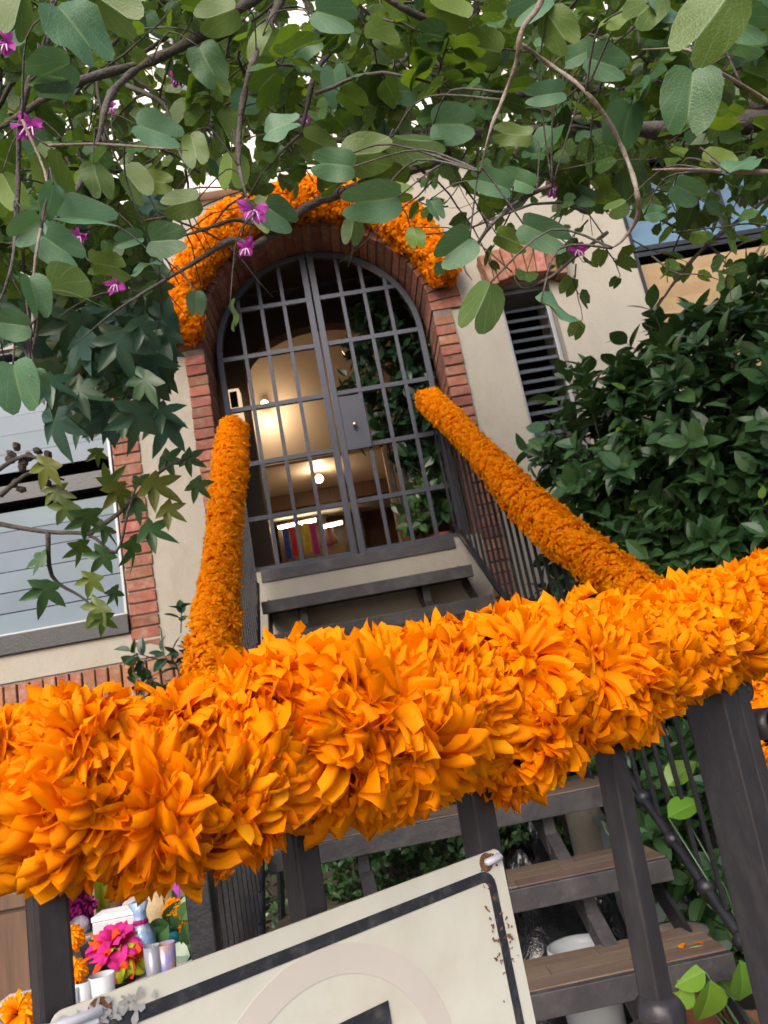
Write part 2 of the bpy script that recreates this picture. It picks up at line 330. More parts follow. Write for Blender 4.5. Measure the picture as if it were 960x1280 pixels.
def marigold(name, R, n, rows, cols, seed, material, tmax=112, wmul=1.0, ruff=.10, xb=0.0):
    rng = random.Random(seed); V = []; F = []; TP = []; RN = []; off = 0; ga = math.pi*(3-5**.5)
    for i in range(n):
        q = (i+.5)/n; th = math.acos(1-q*(1-math.cos(rad(tmax))))+rng.gauss(0, .09); ph = i*ga+rng.gauss(0, .25)
        d = Vector((math.sin(th)*math.cos(ph), math.sin(th)*math.sin(ph), math.cos(th)))
        tt = Vector((math.cos(th)*math.cos(ph), math.cos(th)*math.sin(ph), -math.sin(th)))
        L = R*rng.uniform(.82, 1.05)*(.92+.22*q); Wd = R*rng.uniform(.40, .62)*(.65+.6*q)*wmul
        pv, pf, tp = petal(rng, L, Wd, rng.uniform(1.15, 1.9)+.2*q+xb, ruff*rng.uniform(.5, 1.3), rows, cols)
        al = (d+tt*rng.uniform(-.30, .12)+rv(rng, .10)).normalized(); nm = (-tt*1.0+rv(rng, .16)) * -1
        m = basis(d*R*.27, al, -nm, 1.0)
        V.append(pv @ m[:3,:3].T+m[:3,3]); F += [tuple(k+off for k in g) for g in pf]; off += len(pv)
        TP += tp; RN += [rng.random()]*len(pv)
    me = bpy.data.meshes.new(name); me.from_pydata(np.concatenate(V).tolist(), [], F); me.materials.append(material)
    for nme, arr in (('tip', TP), ('rnd', RN)):
        a = me.attributes.new(nme, 'FLOAT', 'POINT'); a.data.foreach_set('value', np.array(arr, np.float32))
    me.polygons.foreach_set('use_smooth', [True]*len(me.polygons)); return me
BIG = [marigold('marigold', 1, 190, 7, 6, 10+i, MAR, 114, .78, .13) for i in range(5)]
SML = [marigold('marigold', 1, 80, 5, 4, 30+i, MAS, 115, .72, .12, .0) for i in range(3)]
def one_petal(seed):
    rng = random.Random(seed); pv, pf, tp = petal(rng, .92, .52, 1.3, .13, 8, 7)
    me = bpy.data.meshes.new('petal'); me.from_pydata(pv.tolist(), [], pf); me.materials.append(MAR)
    a = me.attributes.new('tip', 'FLOAT', 'POINT'); a.data.foreach_set('value', np.array(tp, np.float32))
    a = me.attributes.new('rnd', 'FLOAT', 'POINT'); a.data.foreach_set('value', np.full(len(pv), rng.random(), np.float32))
    me.polygons.foreach_set('use_smooth', [True]*len(me.polygons)); return me
PET = [one_petal(50+i) for i in range(4)]
def resample(pts, n):
    pts = [Vector(p) for p in pts]; ls = [0]
    for a, b in zip(pts, pts[1:]): ls.append(ls[-1]+(b-a).length)
    out = []
    for i in range(n):
        s = ls[-1]*i/(n-1); k = 0
        while k < len(ls)-2 and ls[k+1] < s: k += 1
        q = (s-ls[k])/max(1e-9, ls[k+1]-ls[k]); out.append(pts[k].lerp(pts[k+1], q))
    return out, ls[-1]
def zmat(pos, z, spin, s):
    z = Vector(z).normalized(); q = z.to_track_quat('Z', 'Y'); return Matrix.Translation(pos) @ q.to_matrix().to_4x4() @ Matrix.Rotation(spin, 4, 'Z') @ Matrix.Scale(s, 4)
def garland(root, path, radius, R, n, seed, meshes):
    rng = random.Random(seed); pts, L = resample(path, 200); g = G(); rr = []
    for i in range(0, 200, 4): rr.append(radius(i/199)*.62*rng.uniform(.93, 1.07))
    g.tube(pts[::4], rr, 12)
    tag(g.build('petal_core', MAS, root, True), kind='stuff')
    ga = math.pi*(3-5**.5)
    for i in range(n):
        t = (i+.5)/n; k = min(198, int(t*199)); p = pts[k]; d = (pts[k+1]-pts[k]).normalized(); a = d.orthogonal().normalized(); b = d.cross(a)
        an = i*ga*1.0+rng.gauss(0, .2); rdir = a*math.cos(an)+b*math.sin(an); ra = radius(t)
        Rf = R*rng.uniform(.85, 1.15)
        endt = (-d*max(0, 1-t*n/8)+d*max(0, 1-(1-t)*n/8))*.8
        link('flower', meshes[rng.randrange(len(meshes))], zmat(p+rdir*(ra-Rf*.72)+d*rng.gauss(0, .008), rdir+endt+rv(rng, .22), rng.uniform(0, 6.3), Rf), root)
#§§ SETTING
tag(G().box(-40, 40, -30, 60, -.3, 0).build('ground', M['ground']), kind='structure')
pv = tag(G().box(-3.2, 3.6, 1.4, 4.78, -.02, .03).build('pavement', M['grout']), kind='structure')
tm = G().box(-.195, .195, -.195, .195, 0, .012).mesh('paving_tile', M['paving'])
for i in range(17):
    for j in range(8):
        if -3.0+.4*i < 3.4 and 1.6+.4*j < 4.6: link('paving_tile', tm, Matrix.Translation((-3.0+.4*i, 1.6+.4*j, .031)), pv)
# ------------------------------------------------------------------ house
AX, AR, AZ = .09, .79, 4.07                  # entrance arch: centre, radius, spring height
FLOOR = 2.50
house = thing('house', (0, 4.9, 0), 'cream stucco house with brick trimmed arched entrance and louvred windows', 'house')
AH = AR+.11; arch = [(AX-AH, 0.02), (AX-AH, AZ)]+[(AX-AH*math.cos(math.pi*i/28), AZ+AH*math.sin(math.pi*i/28)) for i in range(1, 28)]+[(AX+AH, AZ), (AX+AH, 0.02)]
arch = [(x, max(z, FLOOR-.02)) for x, z in arch]
def rect(x0, x1, z0, z1): return [(x0, z0), (x1, z0), (x1, z1), (x0, z1)]
holed(rect(-4.5, 2.37, 0, 5.22), [arch, rect(-3.4, -1.38, 2.25, 4.3), rect(1.36, 1.73, 2.7, 4.19)], XZ(5.2), .4).build('wall', M['stucco'], house)
G().box(2.372, 5.6, 5.05, 5.25, 0, 3.3).box(2.372, 2.5, 5.05, 5.25, 3.3, 5.3).box(4.7, 5.6, 5.05, 5.25, 3.3, 5.3).build('bay_wall', M['stucco'], house)
G().box(-4.6, 5.7, 4.72, 5.6, 5.225, 5.36).build('cornice', M['white_wall'], house, bevel=.01)
G().box(-1.75, 5.6, 5.62, 5.8, 5.36, 9.5).build('upper_wall', M['white_wall'], house)
G().box(-5.2, -1.95, 5.02, 5.4, 5.36, 9.5).box(-1.752, -.7, 5.02, 5.4, 5.36, 9.5).build('upper_wing', M['white_wall'], house)
def brick_mesh(w, h, d, seed):
    r = random.Random(seed); g = G().box(-w/2, w/2, -d/2, d/2, -h/2, h/2); j = .0022
    g.v = [(x+r.uniform(-j, j), y+r.uniform(-j, j), z+r.uniform(-j, j)) for x, y, z in g.v]
    bm = bmesh.new(); vs = [bm.verts.new(v) for v in g.v]; [bm.faces.new([vs[i] for i in f]) for f in g.f]
    bmesh.ops.bevel(bm, geom=bm.edges[:], offset=min(w, h, d)*.07, segments=1, affect='EDGES'); m = bpy.data.meshes.new('brick'); bm.to_mesh(m); bm.free(); m.materials.append(M['brick']); return m
def column(name, x0, x1, z0, z1, y, depth, pitch=.076, parent=house):
    """brick strip built brick by brick, mortar bed set back"""
    bed = G().box(x0+.006, x1-.006, y+.012, y+depth, z0, z1).build(name, M['mortar'], parent)
    bms = [brick_mesh(x1-x0-.002, pitch-.013, depth, k) for k in range(4)]; n = int((z1-z0)/pitch)
    for i in range(n):
        link('brick', bms[random.randrange(4)], Matrix.Translation(((x0+x1)/2+random.gauss(0, .002), y+depth/2+random.gauss(0, .0025), z0+pitch*(i+.5))) @ Matrix.Rotation(random.gauss(0, .008), 4, 'Y'), bed)
    return bed
column('brick_pier', AX-AR-.135, AX-AR+.002, 2.05, AZ, 4.775, .40)
column('brick_pier', AX+AR-.002, AX+AR+.135, 2.05, AZ, 4.775, .40)
column('brick_jamb', -1.378, -1.2, 2.12, 4.35, 4.785, .2)
column('brick_quoin', -1.948, -1.755, 5.37, 9.4, 4.99, .3)
ar = G()                                       # arch bed and voussoirs
def ringpoly(ra, rb, n=28): return [(AX-ra*math.cos(math.pi*i/n), AZ+ra*math.sin(math.pi*i/n)) for i in range(n+1)]+[(AX+rb*math.cos(math.pi*i/n), AZ+rb*math.sin(math.pi*i/n)) for i in range(n+1)]
pa = ringpoly(AR+.008, AR+.21); n = len(pa)//2
for i in range(n-1):
    q = [pa[i], pa[i+1], pa[2*n-2-i], pa[2*n-1-i]]; ar.prism(q, XZ(5.17), .38)
arc = ar.build('brick_arch', M['mortar'], house)
NV = 36; vm = []
for s in range(3):
    h0, h1 = math.pi*AR/NV-.012, math.pi*(AR+.22)/NV-.012; g = G().prism([(0, -h0/2), (.22, -h1/2), (.22, h1/2), (0, h0/2)], Matrix.Translation((0,0,0)), .40); vm.append(g.mesh('brick', M['brick']))
for i in range(NV):
    a = math.pi*(i+.5)/NV
    mm = XZ(5.178) @ Matrix.Translation((AX, AZ, 0)) @ Matrix.Rotation(a, 4, 'Z') @ Matrix.Translation((AR+random.gauss(0, .003), 0, random.gauss(0, .003)))
    link('brick', vm[i % 3], mm, arc)
# soldier course below the windows, and dado wall under it
sol = G().box(-4.4, AX-AR-.17, 4.79, 4.815, 1.80, 2.075).build('brick_course', M['mortar'], house)
sm = [brick_mesh(.066, .262, .05, 60+k) for k in range(4)]
for i in range(int((-.88+4.35)/.078)): link('brick', sm[i % 4], Matrix.Translation((-4.3+.078*i, 4.785+random.gauss(0, .003), 1.938+random.gauss(0, .003))), sol)
sol2 = G().box(AX-AR-.16, AX+AR+.16, 4.775, 4.815, 1.78, 2.03).build('brick_course', M['mortar'], house)
for i in range(24): link('brick', sm[i % 4], Matrix.Translation((AX-AR-.12+.078*i, 4.765+random.gauss(0, .003), 1.905)), sol2)
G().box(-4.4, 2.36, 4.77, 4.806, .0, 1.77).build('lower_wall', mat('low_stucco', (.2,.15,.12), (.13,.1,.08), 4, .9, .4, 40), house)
# window with louvres
def louvre_window(name, x0, x1, z0, z1, y, pitch, gm, fm, fr=.04, tilt=35, transom=None, sw=1.05, label=None):
    w = G()
    w.box(x0, x0+fr, y-.03, y+.05, z0, z1).box(x1-fr, x1, y-.03, y+.05, z0, z1).box(x0+fr, x1-fr, y-.028, y+.048, z0, z0+fr).box(x0+fr, x1-fr, y-.028, y+.048, z1-fr, z1)
    o = w.build(name, fm, house, bevel=.003)
    n = int((z1-z0-2*fr)/pitch); sl = G().box(-(x1-x0-2*fr)/2+.004, (x1-x0-2*fr)/2-.004, -.003, .003, -pitch*sw/2, pitch*sw/2).mesh('slat', gm)
    for i in range(n):
        z = z0+fr+pitch*(i+.5)
        if transom and transom[0]-.05 < z < transom[1]+.05: continue
        link('slat', sl, Matrix.Translation(((x0+x1)/2, y+.01, z)) @ Matrix.Rotation(rad(tilt)+random.gauss(0, .015), 4, 'X'), o)
    if transom: G().box(x0+fr, x1-fr, y-.05, y+.04, *transom).build('transom', M['dark_steel'], o)
    return o
louvre_window('louvre_window', -3.38, -1.40, 2.37, 4.3, 4.86, .132, M['glass_slat'], M['alu'], .02, 9, (3.23, 3.34), .93)
G().box(-3.42, -1.38, 4.76, 4.9, 2.25, 2.369).build('window_sill', M['dark_steel'], house, bevel=.004)
G().box(-3.42, -1.2, 4.785, 4.797, 2.085, 2.248).build('sill_band', M['stucco'], house)
louvre_window('narrow_window', 1.365, 1.725, 2.72, 4.18, 4.9, .078, M['glass_dark'], M['alu'], .03, -48, None, .8)
lin = G().box(1.27, 1.82, 4.76, 4.81, 4.215, 4.42).build('brick_lintel', M['mortar'], house)
lm = [brick_mesh(.066, .235, .13, 70+k) for k in range(4)]
for i in range(8):
    a = (i-3.5)*.045
    link('brick', lm[i % 4], Matrix.Translation((1.27+.0735*(i+.55), 4.755, 4.315-.004*(i-3.5)**2)) @ Matrix.Rotation(a, 4, 'Y'), lin)
bw = louvre_window('bay_window', 2.5, 4.7, 4.44, 5.22, 5.1, .1, M['glass_blue'], M['dark_steel'], .04, 8, None, 1.0)
louvre_window('bay_reflection_slats', 2.5, 4.7, 3.3, 4.43, 5.1, .1, M['tan_reflection'], M['dark_steel'], .04, 12, None, .95)  # lower bay glass: its tan reflection is painted as opaque slats
G().box(3.25, 3.3, 5.05, 5.12, 4.485, 5.17).build('mullion', M['dark_steel'], bw)
G().box(3.95, 4.0, 5.05, 5.12, 4.485, 5.17).build('mullion', M['dark_steel'], bw)
# rooms behind the windows and the entrance hall
def room(name, x0, x1, y0, y1, z0, z1, m, parent=house, skip=()):
    g = G(); c = [(x0,y0,z0),(x1,y0,z0),(x1,y1,z0),(x0,y1,z0),(x0,y0,z1),(x1,y0,z1),(x1,y1,z1),(x0,y1,z1)]
    fs = dict(floor=(0,1,2,3), top=(4,7,6,5), left=(0,3,7,4), right=(1,5,6,2), back=(3,2,6,7)); g.add(c, [f for k, f in fs.items() if k not in skip]); return g.build(name, m, parent)
room('dark_room', -3.6, -1.0, 5.205, 7, 2, 4.5, M['dark_room'])
room('dark_room', 1.25, 1.95, 5.205, 6.2, 2.5, 4.4, M['dark_room'])
room('dark_room', 2.4, 5.2, 5.26, 7, 2.5, 5.33, M['dark_room'])
room('hall', -1.0, 1.22, 5.205, 6.1, FLOOR, 5.2, M['hall'], skip=('back',))
ia = [(-.58, FLOOR+.005), (-.58, 4.42)]+[(.10-.68*math.cos(math.pi*i/14), 4.42+.40*math.sin(math.pi*i/14)) for i in range(1, 14)]+[(.78, 4.42), (.78, FLOOR+.005)]
holed(rect(-1.3, 1.6, FLOOR, 6.2), [ia], XZ(6.24), .13).build('inner_arch_wall', M['hall'], house)
room('stair_hall', -1.3, 1.6, 6.245, 8.3, FLOOR, 6.2, M['cream_wall'], skip=('back',))
holed(rect(-1.3, 1.6, FLOOR, 6.2), [rect(-.88, .62, FLOOR+.005, 4.36)], XZ(8.4), .095).build('hall_wall', M['cream_wall'], house)
room('corridor', -1.1, 1.2, 8.41, 12.6, FLOOR, 4.72, M['cream_wall'], skip=('back',))
G().box(-1.1, 1.2, 10.8, 11.0, 4.50, 4.71).build('beam', M['brown_wood'], house)
G().box(-1.1, 1.2, 12.6, 12.7, FLOOR, 4.72).build('corridor_end', M['brown_wood'], house)
for x in (-1.02, -.31, .28): G().box(x, x+.1, 12.3, 12.58, FLOOR, 4.7).build('door_post', M['brown_wood'], house)
G().box(-.36, .02, 12.2, 12.5, 3.0, 4.13).build('door_panel', mat('tan_panel', (.45,.3,.16), (.38,.25,.13), 3, .6), house)
G().box(-1.45, -.55, 4.806, 4.9, FLOOR-.12, FLOOR-.03).build('landing_edge', M['stair_steel'], house) if False else None
G().box(AX-AR-.10, AX+AR+.10, 4.86, 5.204, FLOOR-.02, FLOOR).build('door_step', M['paving'], house)
# lamps that burn inside the hall
def lamp(name, loc, r, e, label, cat='lamp', mount=None):
    t = thing(name, loc, label, cat)
    G().lathe(loc, [(r*.2, -r), (r*.75, -r*.7), (r, -.1*r), (r*.85, r*.5), (r*.4, r*.85)], 16).build('globe', emit(name+'_glass', (1, .72, .38), 6), t, True)
    G().lathe(Vector(loc)+Vector(mount or (0, 0, r*.85)), [(r*.45, 0), (r*.5, r*.18)], 14).build('holder', M['alu'], t)
    l = bpy.data.lights.new('lamp', 'POINT'); l.energy = e; l.color = (1, .74, .48); l.shadow_soft_size = r
    o = link('lamp_bulb', l, Matrix.Translation(Vector(loc)+Vector((0, -r*1.6, -r*.8)))); o.parent = None; tag(o)
    return t
lamp('wall_lamp', (-.60, 8.12, 5.02), .05, 11, 'warm glowing globe lamp on the cream wall inside the entrance')
lamp('ceiling_lamp', (-.17, 9.95, 4.61), .06, 8, 'lit globe lamp under the corridor ceiling beyond the gate')
for (x0, x1, z, lb) in ((-.99, -.37, 4.585, 'glowing tube light over the coloured paper cuttings in the corridor'), (-.28, .04, 4.47, 'short glowing tube light above the tan panel in the corridor')):
    t = thing('tube_light', ((x0+x1)/2, 12.15, z), lb, 'lamp'); G().tube([(x0, 12.15, z), (x1, 12.15, z+.02)], .03, 8).build('tube', emit('tube_glass', (1, .9, .62), 9), t, True)
    G().bar((x0-.02, 12.2, z+.03), (x1+.02, 12.2, z+.05), .05, .04).build('holder', M['alu'], t)
pc = [((.02,.08,.6), 0), ((.7,.02,.04), .11), ((.6,.55,.02), .22), ((.75,.6,.03), .33), ((.6,.02,.45), .44)]
for c, dx in pc:
    nm = {0:'blue', .11:'red', .22:'yellow', .33:'golden', .44:'magenta'}[dx]
    g = G(); z0 = 4.04+random.uniform(0, .06)
    for j in range(5): g.box(-.93+dx, -.93+dx+.095, 12.10+.004*j, 12.106+.004*j, z0+.1*j, z0+.1*j+.095)
    tag(g.build('paper_cutting', mat('paper_'+nm, c, None, 20, .7)), nm+' paper cutting hanging under the corridor tube light', 'paper')
tag(G().lathe((-.19, 12.1, 4.24), [(.02, -.1), (.12, -.08), (.1, 0), (.06, .1), (.08, .17), (.02, .2)], 12).build('paper_figure', mat('pink_paper', (.6,.28,.28), None, 10, .7), None, True), 'small pink paper figure below the short corridor tube light', 'decoration')
wl = thing('wall_case', (-.60, 6.02, 4.05), 'small white wall case with dark pane and added glow beside the inner arch', 'lantern')
G().box(-.735, -.635, 5.98, 6.105, 4.03, 4.29).build('case', emit('lantern_glass', (.9, .66, .4), .55), wl, bevel=.006)  # weak emission added in place of hall light falling on the case
G().box(-.715, -.655, 5.97, 5.979, 4.12, 4.26).build('pane', M['dark_room'], wl)
# ------------------------------------------------------------------ entrance gate
GY, GR, GZ = 5.06, .745, AZ+.02
gate = thing('entrance_gate', (AX, GY, FLOOR), 'grey steel arched double gate of square bars under the brick arch', 'gate')
for sgn, nm in ((-1, 'left'), (1, 'right')):
    lf = G(); pts = [(AX+sgn*GR, GY, FLOOR+.03), (AX+sgn*GR, GY, GZ)]
    outer = [(sgn*(GR)*1, 0)]; ring = []
    a0 = [rad(90-90*i/16) for i in range(17)]
    lf.box(min(AX+sgn*GR, AX+sgn*(GR-.04)), max(AX+sgn*GR, AX+sgn*(GR-.04)), GY-.02, GY+.02, FLOOR+.02, GZ)
    for i in range(16):
        q = [(AX+sgn*r*math.cos(a), GZ+r*math.sin(a)) for r, a in ((GR, a0[i]), (GR, a0[i+1]), (GR-.04, a0[i+1]), (GR-.04, a0[i]))]
        if sgn < 0: q = q[::-1]
        lf.prism(q, XZ(GY+.02), .04)
    c = AX+sgn*.006; x0, x1 = sorted((c, c+sgn*.045)); lf.box(x0, x1, GY-.024, GY+.018, FLOOR+.02, GZ+GR-.005)
    leaf = lf.build('gate_leaf', M['gate_steel'], gate, bevel=.002)
    xs = sorted((AX+sgn*.05, AX+sgn*(GR-.038)))
    for k, z in enumerate((FLOOR+.05, 2.90, 3.29, 3.70, 4.09, 4.46)):
        if z > GZ:
            hw = math.sqrt((GR-.03)**2-(z-GZ)**2); xa = sorted((AX+sgn*.05, AX+sgn*hw))
        else: xa = xs
        G().box(xa[0], xa[1], GY-.012, GY+.014, z-.016, z+.016).build('crossbar', M['gate_steel'], leaf)
    for k in range(1, 4):
        x = AX+sgn*(.05+(GR-.09)*k/4); dx = abs(x-AX); zt = GZ+math.sqrt((GR-.03)**2-dx*dx)
        G().box(x-.013, x+.013, GY-.010, GY+.016, FLOOR+.03, zt).build('upright', M['gate_steel'], leaf)
lk = G().box(AX+.052, AX+.225, GY-.035, GY-.0145, 3.26, 3.66).build('lock_plate', M['gate_steel'], gate, bevel=.003)
G().lathe((AX+.13, GY-.035, 3.43), [(.008, 0), (.009, .02), (.016, .028), (.016, .04), (.006, .046)], 14, (0,-1,0)).build('knob', mat('brass', (.75,.68,.5), None, 20, .3, metal=.9), lk, True)
# ------------------------------------------------------------------ staircase
NT = 9
def stair_c(k): return .35-.27*k/8
def tread(k): return .62+.2337*k, 2.63+.27*k, stair_c(k)
stair = thing('staircase', (.2, 3.6, 0), 'open riser dark steel staircase with wood look tile treads', 'staircase')
for k in range(-2, NT):
    z, y, c = tread(k); x0, x1 = -.40-.03*y, c+.62; dp = .30 if k < 8 else .40
    t = G().box(x0, x1, y, y+.03, z-.075, z-.002).box(x0, x1, y+dp-.03, y+dp, z-.05, z-.006).box(x0, x0+.03, y+.03, y+dp-.03, z-.05, z-.006).box(x1-.03, x1, y+.03, y+dp-.03, z-.05, z-.006).box(x0+.03, x1-.03, y+.03, y+dp-.03, z-.03, z-.010).build('tread', M['stair_steel'], stair, bevel=.003)
    rows = [(y+.028, y+.118), (y+.121, y+.205), (y+.208, y+dp-.004)]
    for ri, (ya, yb) in enumerate(rows):
        cuts = [x0+.004]+sorted(x0+(x1-x0)*q for q in ((.36, .8), (.1, .62), (.3, .75))[(ri+k) % 3])+[x1-.004]
        for a, b in zip(cuts, cuts[1:]): G().box(a+.0015, b-.0015, ya, yb, z-.0099, z+.002).build('tile', M['wood_tile'], t)
    for dx in (-.42, .33):
        if k >= 0: G().box(c+dx-.022, c+dx+.022, y+.09, y+.135, z-.2337*.95, z-.05).build('support_post', M['stair_steel'], stair)
za, ya, ca = tread(-2); zb, yb, cb = tread(8)
for dx in (-.42, .33): G().bar((ca+dx, ya+.16, za-.14), (cb+dx, yb+.12, zb-.20), .05, .09).build('stringer', M['stair_steel'], stair)
for dxa, dxb in ((-.40-.03*ya-ca+.02, -.40-.03*yb-cb+.02), (.60, .60)): G().bar((ca+dxa, ya+.13, za-.15), (cb+dxb, yb+.13, zb-.15), .012, .10).build('side_plate', M['dark_steel'], stair)
# ------------------------------------------------------------------ stair railings and their garlands
BX = -.27/8/.27
def side_plane(off): return .35-BX*2.63+off, BX
LP, RP = (-.42, -.03), side_plane(.66)
lpath = [atPl(x, y, *LP) for x, y in ((292, 534), (288, 580), (282, 640), (277, 700), (270, 770), (264, 850), (258, 960), (254, 1075))]
rpath = [atPl(x, y, *RP) for x, y in ((534, 498), (566, 528), (610, 575), (650, 622), (695, 665), (745, 702), (800, 742), (860, 795), (925, 868), (975, 930))]
def railing(name, path, label, seed, lowdrop):
    t = thing(name, (path[-1].x, path[-1].y, 0), label, 'railing'); p, L = resample(path, 60)
    hr = G()
    hr.tube([q+Vector((0,0,-.03)) for q in p[::6]]+[p[-1]+Vector((0,0,-.03))], .024, 8)
    hr.build('handrail', M['dark_steel'], t, True)
    lo = []
    for q in p:
        k = (q.y-2.63)/.27; zz = .62+.2337*k+.03; lo.append(Vector((q.x, q.y, min(zz, q.z-.3)-lowdrop)))
    G().tube([q for q in lo[::6]]+[lo[-1]], .02, 6).build('bottom_rail', M['dark_steel'], t, True)
    n = int(L/.115)
    pp, _ = resample(path, n); ll, _ = resample(lo, n)
    for a, b in zip(pp, ll): G().bar((a.x, a.y, a.z-.03), (a.x, a.y, b.z-.0), .014, .014).build('baluster', M['dark_steel'], t)
    return t, lo
rl, lo_l = railing('stair_railing', lpath, 'black stair railing on the altar side of the staircase', 1, 0)
rr_, lo_r = railing('stair_railing', rpath, 'black stair railing on the hedge side of the staircase', 2, 0)
e = lpath[-1]; G().box(e.x-.03, e.x+.03, e.y-.1, e.y-.04, .03, e.z+.0).build('newel_post', M['dark_steel'], rl, bevel=.004)
for a, b in ((.28, .62),):                     # knotted scroll work on the hedge-side bottom rail
    for i in range(9):
        q = lo_r[int(30+i*3)]; G().lathe(q, [(.012, -.03), (.032, -.012), (.034, .01), (.014, .03)], 10, (0, .75, .65), .12).build('knot', M['dark_steel'], rr_, True)
t = thing('marigold_garland', (lpath[-1].x, lpath[-1].y, lpath[-1].z), 'orange marigold garland wrapped on the stair rail on the altar side', 'garland', None)
garland(t, lpath, lambda u: .088+.012*math.sin(u*9), .047, 285, 3, SML)
t = thing('marigold_garland', tuple(rpath[-1]), 'orange marigold garland wrapped on the stair rail beside the leafy hedge', 'garland', None)
garland(t, rpath, lambda u: .082+.026*u+.010*math.sin(u*13+1), .049, 295, 4, SML)
t = thing('marigold_garland', (AX, 4.7, AZ), 'orange marigold garland arched over the brick entrance arch', 'garland', None)
gp = [(AX-.925*math.cos(rad(a)), 4.67, AZ+.03+.925*math.sin(rad(a))) for a in range(3, 172, 4)]
garland(t, gp, lambda u: .142+.02*math.sin(u*23+1)+.012*math.sin(u*41), .066, 285, 5, SML)
#§§ FENCE
# ------------------------------------------------------------------ front fence with the big garland
f0 = Vector((math.sin(YAW), math.cos(YAW), 0)); D0 = .52
def fp(s, z=1.55, out=0):                      # point on the fence line; s counts posts
    p = EYE+(r0*(-.504+.293*s)+f0*(1+.23*s))*D0; p.z = z
    return p+FN*out
FD = (r0*.293+f0*.23).normalized(); FN = Vector((FD.y, -FD.x, 0))            # FN points to the street (camera)
FANG = math.atan2(FD.y, FD.x)
def fbox(g, s0, s1, z0, z1, o0, o1):
    a, b = fp(s0), fp(s1); v = [Vector((q.x, q.y, z))+FN*o for z in (z0, z1) for q, o in ((a, o1), (b, o1), (b, o0), (a, o0))]
    return g.add(v, [(0,3,2,1),(4,5,6,7),(0,1,5,4),(1,2,6,5),(2,3,7,6),(3,0,4,7)])
SP = D0*math.hypot(.293, .23)                  # post spacing in metres
fence = thing('front_fence', tuple(fp(1.5, 0)), 'dark brown square tube fence carrying the big flower garland', 'fence')
fbox(G(), -1.6, 4.1, 1.535, 1.56, -.014, .014).build('top_rail', M['fence_steel'], fence, bevel=.002)
BZ = 1.188
fbox(G(), -1.6, 2.93, BZ, BZ+.022, -.014, .014).build('bottom_rail', M['fence_steel'], fence, bevel=.002)
def fpost(name, s0, s1, z0, z1, o0, o1, lean, parent):       # lean: sideways shift of the foot, in post spacings
    a0, b0, a1, b1 = fp(s0-lean), fp(s1-lean), fp(s0), fp(s1)
    v = [Vector((q.x, q.y, z0))+FN*o for q, o in ((a0, o1), (b0, o1), (b0, o0), (a0, o0))]+[Vector((q.x, q.y, z1))+FN*o for q, o in ((a1, o1), (b1, o1), (b1, o0), (a1, o0))]
    return G().add(v, [(0,3,2,1),(4,5,6,7),(0,1,5,4),(1,2,6,5),(2,3,7,6),(3,0,4,7)]).build(name, M['fence_steel'], parent, bevel=.0025)
for s, hw, ln in ((-1, .054, 0), (.034, .054, .01), (.985, .056, .03), (1.945, .066, .06), (3.0, .062, .14)):
    fpost('post', s-hw, s+hw, BZ+.021, 1.536, -.0125, .0125, ln, fence)
    G().lathe(fp(s-ln, BZ+.022), [(.019, -.024), (.023, -.012), (.0235, .004), (.0205, .011), (.0165, .016)], 11, (0,0,1), .16).build('weld_collar', M['fence_steel'], fence, True)
fpost('gate_post', 4.05, 4.22, .0, 1.545, -.034, .022, .5, fence)
fbox(G(), -1.75, -1.6, .0, 1.56, -.02, .02).build('gate_post', M['fence_steel'], fence, bevel=.003)
gl = thing('garden_gate', tuple(fp(4.4, 0)), 'dark iron gate stile with round eye and curled scroll beside the fence post', 'gate')
fpost('stile', 4.235, 4.36, .2, 1.497, -.02, .020, .43, gl)
eye = G(); c0 = fp(4.375, 1.485)
for i in range(14):
    a, b = 2*math.pi*i/14, 2*math.pi*(i+1)/14
    P4 = [c0+FD*r*math.cos(t_)+Vector((0,0,r*math.sin(t_)))*1.15 for r, t_ in ((.006, a), (.0145, a), (.0145, b), (.006, b))]
    eye.add([p+FN*.017 for p in P4]+[p-FN*.012 for p in P4], [(0,1,2,3),(7,6,5,4),(1,5,6,2),(0,3,7,4)])
eye.build('eye', M['fence_steel'], gl, True)
sc = G(); c1 = fp(4.62, 1.432); path = []
for i in range(40):
    a = -1.2+i*.20; r = .0245-.0004*i*.5; path.append((a, r))
for i in range(39):
    (a, r), (b, q) = path[i], path[i+1]
    P4 = [c1+FD*x*math.cos(t_)+Vector((0,0,x*math.sin(t_))) for x, t_ in ((r, a), (r-.004, a), (q-.004, b), (q, b))]
    sc.add([p+FN*.012 for p in P4]+[p-FN*.014 for p in P4], [(0,1,2,3),(7,6,5,4),(0,3,7,4),(1,5,6,2)])
sc.build('scroll', M['fence_steel'], gl, True)
fbox(G(), 4.50, 4.56, .2, 1.44, -.05, -.03).build('upright', M['dark_steel'], gl, bevel=.002)
fbox(G(), 4.36, 5.8, 1.12, 1.14, -.012, .01).build('crossbar', M['fence_steel'], gl)
fbox(G(), 5.6, 5.75, .2, 1.6, -.02, .018).build('stile', M['fence_steel'], gl, bevel=.003)
